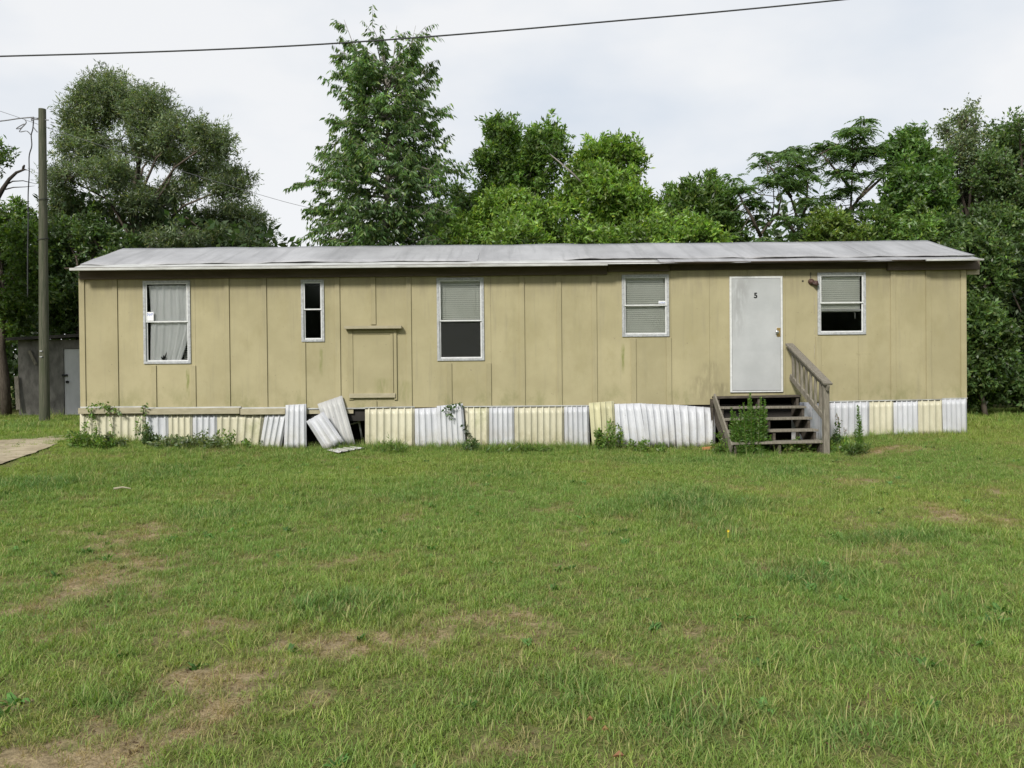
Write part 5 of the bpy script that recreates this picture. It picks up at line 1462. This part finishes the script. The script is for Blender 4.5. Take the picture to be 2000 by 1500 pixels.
b.build("cable_clamp", M['cable_grey'], pole)
for py in (686, 697):
    q = on_pole(py); MB().box(q.x - .035, q.x + .03, q.y - r_px(20.5) - .008, q.y - r_px(18), q.z - .012, q.z + .012).build("metal_tag", M['steel'], pole)

def cable(name, label, pix, r, m, n=5):
    pts = [at(px, py, Y) for (px, py, Y) in pix]
    # smooth the polyline
    out = []
    for i in range(len(pts) - 1):
        p0 = pts[max(i - 1, 0)]; p1 = pts[i]; p2 = pts[i + 1]; p3 = pts[min(i + 2, len(pts) - 1)]
        for t_ in np.linspace(0, 1, 7)[:-1]:
            t2, t3 = t_ * t_, t_ ** 3
            out.append(0.5 * ((2 * p1) + (-p0 + p2) * t_ + (2 * p0 - 5 * p1 + 4 * p2 - p3) * t2 + (-p0 + 3 * p1 - 3 * p2 + p3) * t3))
    out.append(pts[-1])
    root = MB().tube(out, r, 8).build(name, m, None, smooth=True)
    return tag(root, label, "cable")
cable("overhead_cable", "thick dark overhead cable crossing the whole sky above the home", [(-420, 122, 9), (0, 110, 9), (200, 104.5, 9), (400, 97.5, 9), (600, 88, 9), (800, 74.5, 9), (1000, 58.5, 9), (1200, 41, 9), (1400, 23.5, 9), (1640, 0, 9), (1900, -28, 9), (2400, -84, 9)], 0.009, M['cable'])
cable("service_wire", "thin wire running left from the pole top clamp", [(-300, 262, YPO - 1), (-60, 240, YPO - .2), (0, 236.5, YPO), (40, 231, YPO), (66, 229, YPO)], 0.016, M['cable_grey'])
cable("service_wire", "thin wire sloping down behind the pole and oak", [(-200, 152, YPO + .5), (0, 217, YPO + 1.0), (75, 243, YPO + 1.2), (130, 262, YPO + 1.6), (300, 317, YPO + 2.5), (500, 378, YPO + 3.6), (600, 405, YPO + 4.2), (760, 440, YPO + 5)], 0.006, M['cable_grey'])
cable("hanging_wire", "looped wire dangling beside the upper pole", [(66, 230, YPO), (64, 252, YPO), (61, 264, YPO), (62, 285, YPO), (57, 305, YPO), (57, 340, YPO), (55, 380, YPO), (55, 430, YPO), (54, 500, YPO), (54, 580, YPO + .1)], 0.014, M['cable'])
cable("hanging_wire", "kinked loop of wire at the left of the pole top", [(48, 233, YPO), (51, 240, YPO), (41, 250, YPO), (32, 251, YPO), (48, 242, YPO), (38, 257, YPO), (52, 256, YPO), (60, 263, YPO)], 0.012, M['cable_grey'])
cable("ground_wire", "short wire joining the clamp to the pole side", [(66, 232, YPO), (65, 247, YPO), (73, 258, YPO)], 0.012, M['cable_grey'])

# ------------------------------------------------------------------ weeds and vines
def weed(label, px, py, w, h, col, n=420, leaf=(0.06, 0.025), Y=None, name="weed_clump", group="weeds growing along the skirting", up=0.5):
    g = on_ground(px, py) if Y is None else at(px, py, Y)
    gzv = float(gz(g.x, g.y)); root = thing(name, (g.x, g.y, gzv), label, "weed", group)
    rg = np.random.default_rng(int(px * 7 + py))
    s = F / g.y; W, H = w / s, h / s
    b = MB(); P = []; D = []
    ns = max(6, int(W / 0.035)); n = int(n * 1.3)
    for k in range(ns):
        bx, by = g.x + rg.uniform(-.5, .5) * W, g.y + rg.uniform(-.14, .10)
        hh = H * rg.uniform(0.45, 1.0) * (1 - 0.5 * abs(bx - g.x) / (W * .5 + 1e-6))
        z0 = float(gz(bx, by)); tip = Vector((bx + rg.uniform(-.08, .08), by + rg.uniform(-.06, .02), z0 + hh))
        b.tube([(bx, by, z0 - 0.02), tip.lerp(Vector((bx, by, z0)), .5) + Vector((rg.uniform(-.02, .02), 0, 0)), tip], [.004, .003, .0015], 3, False)
        for q in range(max(4, n // ns)):
            t_ = rg.uniform(0.05, 1); p = Vector((bx, by, z0)).lerp(tip, t_)
            P.append((p.x + rg.normal(0, .022), p.y + rg.normal(0, .022), p.z)); D.append(rg.normal(size=3) + np.array([0, -.2, up]))
    b.build("stem", M['stem'], root)
    m = len(P); L = leaf[0] * RNG.uniform(.6, 1.3, m)
    V, Q, CC = leaf_quads(np.array(P), unit(np.array(D)), L, L * leaf[1] / leaf[0], leaf_colors(m, col, .25, yel=.2))
    tag(np_mesh("foliage", V, Q, M['leaf'], root, CC), kind="stuff")
    return root
GW = (0.13, 0.22, 0.05); GD = (0.075, 0.13, 0.045); GB = (0.15, 0.20, 0.10)
weed("bushy weeds at the home's bottom left corner beside the driveway", 175, 876, 80, 54, GW, 700)
weed("pale leafy weeds just right of the bottom left corner", 222, 874, 50, 40, GB, 500)
weed("dark weed clump under the joint of the belt boards", 293, 872, 34, 52, GD, 520)
weed("low grey green weeds along the cream and white panels at left", 345, 876, 80, 34, GB, 420)
weed("thin straggly weeds before the fourth white skirting panel", 405, 876, 74, 44, GB, 420)
weed("leafy weeds left of the dark round clump", 455, 876, 62, 42, GW, 360)
weed("dark round weed clump beside the slanting white panel", 500, 873, 30, 30, GD, 360)
weed("low grass weeds right of the dark gap under the boarded opening", 760, 884, 70, 30, GW, 260, (0.10, 0.012), up=1.2)
weed("trailing dark weeds between the white and cream panels mid wall", 920, 882, 34, 36, GD, 260)
weed("short grassy weeds along the middle skirting", 1010, 884, 130, 22, GW, 420, (0.10, 0.012), up=1.2)
weed("bushy weeds climbing the mossy tilted panels", 1195, 880, 66, 70, GW, 800)
weed("low weeds at the foot of the bulging white panels", 1265, 884, 60, 36, GW, 380)
weed("pale mossy weed mound left of the steps", 1412, 886, 40, 46, GW, 520, (0.05, 0.016))
weed("small flowering weeds beneath the lowest treads", 1555, 884, 56, 34, GW, 260)
weed("brownish weeds right of the railing post", 1645, 882, 50, 36, GW, 420)
weed("dark weeds against the dirty white panel right of the steps", 1632, 872, 30, 44, GD, 300)
weed("light green weed tuft in front of the right skirting", 1672, 888, 44, 28, (0.09, 0.15, 0.04), 420, (0.09, 0.012), up=1.2)

# dog fennel: tall feathery stems in front of the steps
def feather_plant(label, px, py, stems, name="fennel_plant"):
    g = on_ground(px, py); root = thing(name, (g.x, g.y, float(gz(g.x, g.y))), label, "plant")
    rg = np.random.default_rng(int(px)); b = MB(); P = []; D = []; L = []
    s = F / g.y
    for (sx, ty) in stems:
        tip = at(sx, ty, g.y + rg.uniform(-.12, .12)); bx = g.x + (tip.x - g.x) * 0.75; by = tip.y + rg.uniform(-.04, .04)
        bs = Vector((bx, by, float(gz(bx, by)) - .02)); b.tube([bs, bs.lerp(tip, .5) + Vector((rg.uniform(-.02, .02), 0, 0)), tip], [.006, .005, .002], 4, False)
        H = (tip - bs).length
        for k in range(int(H * 500)):
            t_ = rg.uniform(0.05, 1.0); p = bs.lerp(tip, t_)
            az = rg.uniform(0, 6.283); ln = rg.uniform(.035, .075) * (1.0 if t_ < .75 else 1.25 - t_ * .8)
            P.append((p.x, p.y, p.z)); D.append((math.cos(az), math.sin(az), rg.uniform(.1, 1.1))); L.append(ln)
    b.build("stem", M['stem'], root)
    m = len(P); L = np.array(L)
    V, Q, CC = leaf_quads(np.array(P), unit(np.array(D)), L, 0.012, leaf_colors(m, (0.11, 0.215, 0.04), .22, yel=.15))
    tag(np_mesh("foliage", V, Q, M['leaf'], root, CC), kind="stuff")
feather_plant("tall feathery green weed growing in front of the wooden steps", 1466, 888,
              [(1465, 768), (1462, 780), (1486, 777), (1494, 780), (1490, 795), (1452, 787), (1445, 793), (1428, 795), (1435, 805), (1472, 800), (1478, 790), (1440, 815), (1456, 805), (1497, 800), (1468, 785),
               (1425, 830), (1450, 830), (1480, 825), (1498, 832), (1436, 845), (1462, 845), (1490, 850), (1505, 850), (1420, 856), (1446, 860), (1475, 862)])
feather_plant("single thin stalk weed before the dirty white skirting at right", 1676, 872, [(1676, 792), (1681, 822), (1671, 838)], "stalk_weed")

def vine(label, runs, leaf, col, n_per=26):
    allp = [at(*p) for run in runs for p in run]; root = thing("vine", allp[0], label, "vine", "vines on the skirting")
    b = MB(); P = []; D = []; rg = np.random.default_rng(int(runs[0][0][0]))
    for run in runs:
        pts = [at(*p) for p in run]; b.tube(pts, .004, 4, False)
        for i in range(len(pts) - 1):
            for q in range(n_per):
                p = pts[i].lerp(pts[i + 1], rg.uniform()); P.append((p.x + rg.normal(0, .02), p.y - rg.uniform(0, .03), p.z + rg.normal(0, .02))); D.append((rg.normal() * .7, -.35, -.5 + rg.normal() * .6))
    b.build("stem", M['stem'], root)
    m = len(P); L = leaf * RNG.uniform(.6, 1.3, m)
    V, Q, CC = leaf_quads(np.array(P), unit(np.array(D)), L, L * .6, leaf_colors(m, col, .25, yel=.3))
    tag(np_mesh("foliage", V, Q, M['leaf'], root, CC), kind="stuff")
yv = YW - 0.06; yb_ = YW - 0.13
vine("vine climbing the left cream panel and sprawling over the belt board", [[(168, 866, yv), (164, 835, yv), (176, 812, yv), (180, 806, yb_), (178, 795, yb_)], [(186, 868, yv), (188, 830, yv), (184, 812, yv)], [(176, 794, yb_), (192, 788, yb_), (206, 789, yb_), (216, 793, yb_), (226, 799, yb_), (236, 808, yb_)], [(222, 866, yv), (218, 830, yv), (212, 800, yb_), (206, 791, yb_)]], .05, GW, 16)
vine("vine hanging at the joint between the first two belt boards", [[(280, 800, yb_), (283, 815, yv - .02), (286, 835, yv - .02), (288, 860, yv)], [(270, 866, yv), (266, 838, yv), (272, 815, yv)], [(278, 795, yb_), (290, 789, yb_)]], .05, GW, 16)
vine("dark ivy sprig on top of the tall white panel mid wall", [[(870, 800, YW - .14), (876, 794, YW - .14), (886, 790, YW - .14), (903, 786, YW - .13)], [(876, 794, YW - .14), (875, 806, YW - .14), (880, 813, YW - .14)]], .065, (0.05, 0.10, .03), 9)
vine("dark creeping ivy between the tall white and cream panels", [[(909, 825, YW - .08), (911, 840, YW - .08), (917, 850, YW - .08), (922, 862, YW - .1)]], .07, (0.045, 0.075, .035), 9)
vine("thin creeper on the mossy tilted panels", [[(1196, 868, YW - .2), (1188, 840, YW - .18), (1192, 815, YW - .12)], [(1204, 866, YW - .2), (1212, 840, YW - .18), (1205, 825, YW - .16)], [(1182, 866, YW - .18), (1180, 845, YW - .16)]], .05, GW, 18)
vine("dead brown creeper left on the white panel right of the steps", [[(1634, 806, YW - .06), (1640, 830, YW - .06), (1638, 862, YW - .08)], [(1652, 866, YW - .06), (1648, 835, YW - .06)]], .04, (0.17, 0.12, .09), 10)

# ------------------------------------------------------------------ small things
p = on_ground(1383, 882)
t = thing("broken_board", p, "orange clay slab lying at the foot of the last bulging panel", "board")
MB().bar(p + Vector((-.09, 0, .045)), p + Vector((.09, .02, .065)), .10, .04).build("slab", M['brick'], t, bevel=.006)
p = on_ground(1345, 881)
t = thing("broken_board", p, "dark weathered board under the bulging white panels", "board")
MB().bar(p + Vector((-.22, .05, .03)), p + Vector((.16, .05, .02)), .08, .035).build("plank", M['wood_dark'], t, bevel=.004)
p = on_ground(222, 965); q = on_ground(256, 964.5)
t = thing("stick", p, "pale stick lying in the lawn at left", "stick")
MB().tube([p + Vector((0, 0, .06)), p.lerp(q, .5) + Vector((0, 0.01, .075)), q + Vector((0, 0, .06))], [.012, .010, .006], 6).build("twig", M['trim_tan'], t)
orange = simple('fallen_leaf_orange', (0.20, 0.10, 0.05), (0.27, 0.14, 0.075), 20, 0.8)
for (px, py, lab) in ((1152, 1416, "orange fallen leaf in the grass, uppermost of the three near the bottom"), (1181, 1436, "orange fallen leaf in the grass, middle of the three near the bottom"), (1208, 1488, "rusty fallen leaf at the bottom edge, largest of the three")):
    p = on_ground(px, py) + Vector((0, 0, .022)); b = MB()
    s = .015 if py < 1480 else .024
    b.add([p + Vector((-s, 0, 0)), p + Vector((-s * .3, -s * .6, .012)), p + Vector((s, -s * .1, .004)), p + Vector((s * .2, s * .7, .016)), p + Vector((0, 0, -.006))], [(0, 1, 4), (1, 2, 4), (2, 3, 4), (3, 0, 4)])
    o = b.build("fallen_leaf", orange, None); tag(o, lab, "leaf", "fallen leaves on the lawn")
yel_ = simple('yellow_petals', (0.75, 0.55, 0.03), (0.8, 0.6, 0.05), 20, 0.7)
for (px, py, lab) in ((1422, 1058, "tiny yellow flower in the open lawn right of centre"), (1545, 872, "tiny yellow flower before the lowest tread"), (1573, 866, "tiny yellow flower below the right end of the treads")):
    p = on_ground(px, py) + Vector((0, 0, .09)); b = MB()
    for k in range(6):
        a0 = k * 1.047; b.add([p, p + Vector((math.cos(a0) * .011, -.006, math.sin(a0) * .011)), p + Vector((math.cos(a0 + .8) * .011, -.006, math.sin(a0 + .8) * .011))], [(0, 1, 2)])
    b.tube([p - Vector((0, 0, .1)), p], .0015, 3, False)
    o = b.build("flower", yel_, None); tag(o, lab, "flower", "yellow flowers")
# houseplant behind the curtained window
p = at(320, 704, YW + .03); t = thing("houseplant", p, "small black silhouette of a houseplant on the sill inside the curtained window", "plant")
b = MB()
for (dx, dz, w) in ((-.05, .07, .035), (-.015, .055, .04), (.03, .085, .035), (.055, .15, .02), (0, .10, .03)):
    tip = p + Vector((dx, 0, dz)); b.add([p + Vector((0, 0, -.02)), p.lerp(tip, .6) + Vector((-w / 2, 0, 0)), tip, p.lerp(tip, .6) + Vector((w / 2, 0.005, 0))], [(0, 1, 2, 3)])
b.build("leaf_blades", M['black'], t)  # black colour puts the silhouette's shade into the leaves
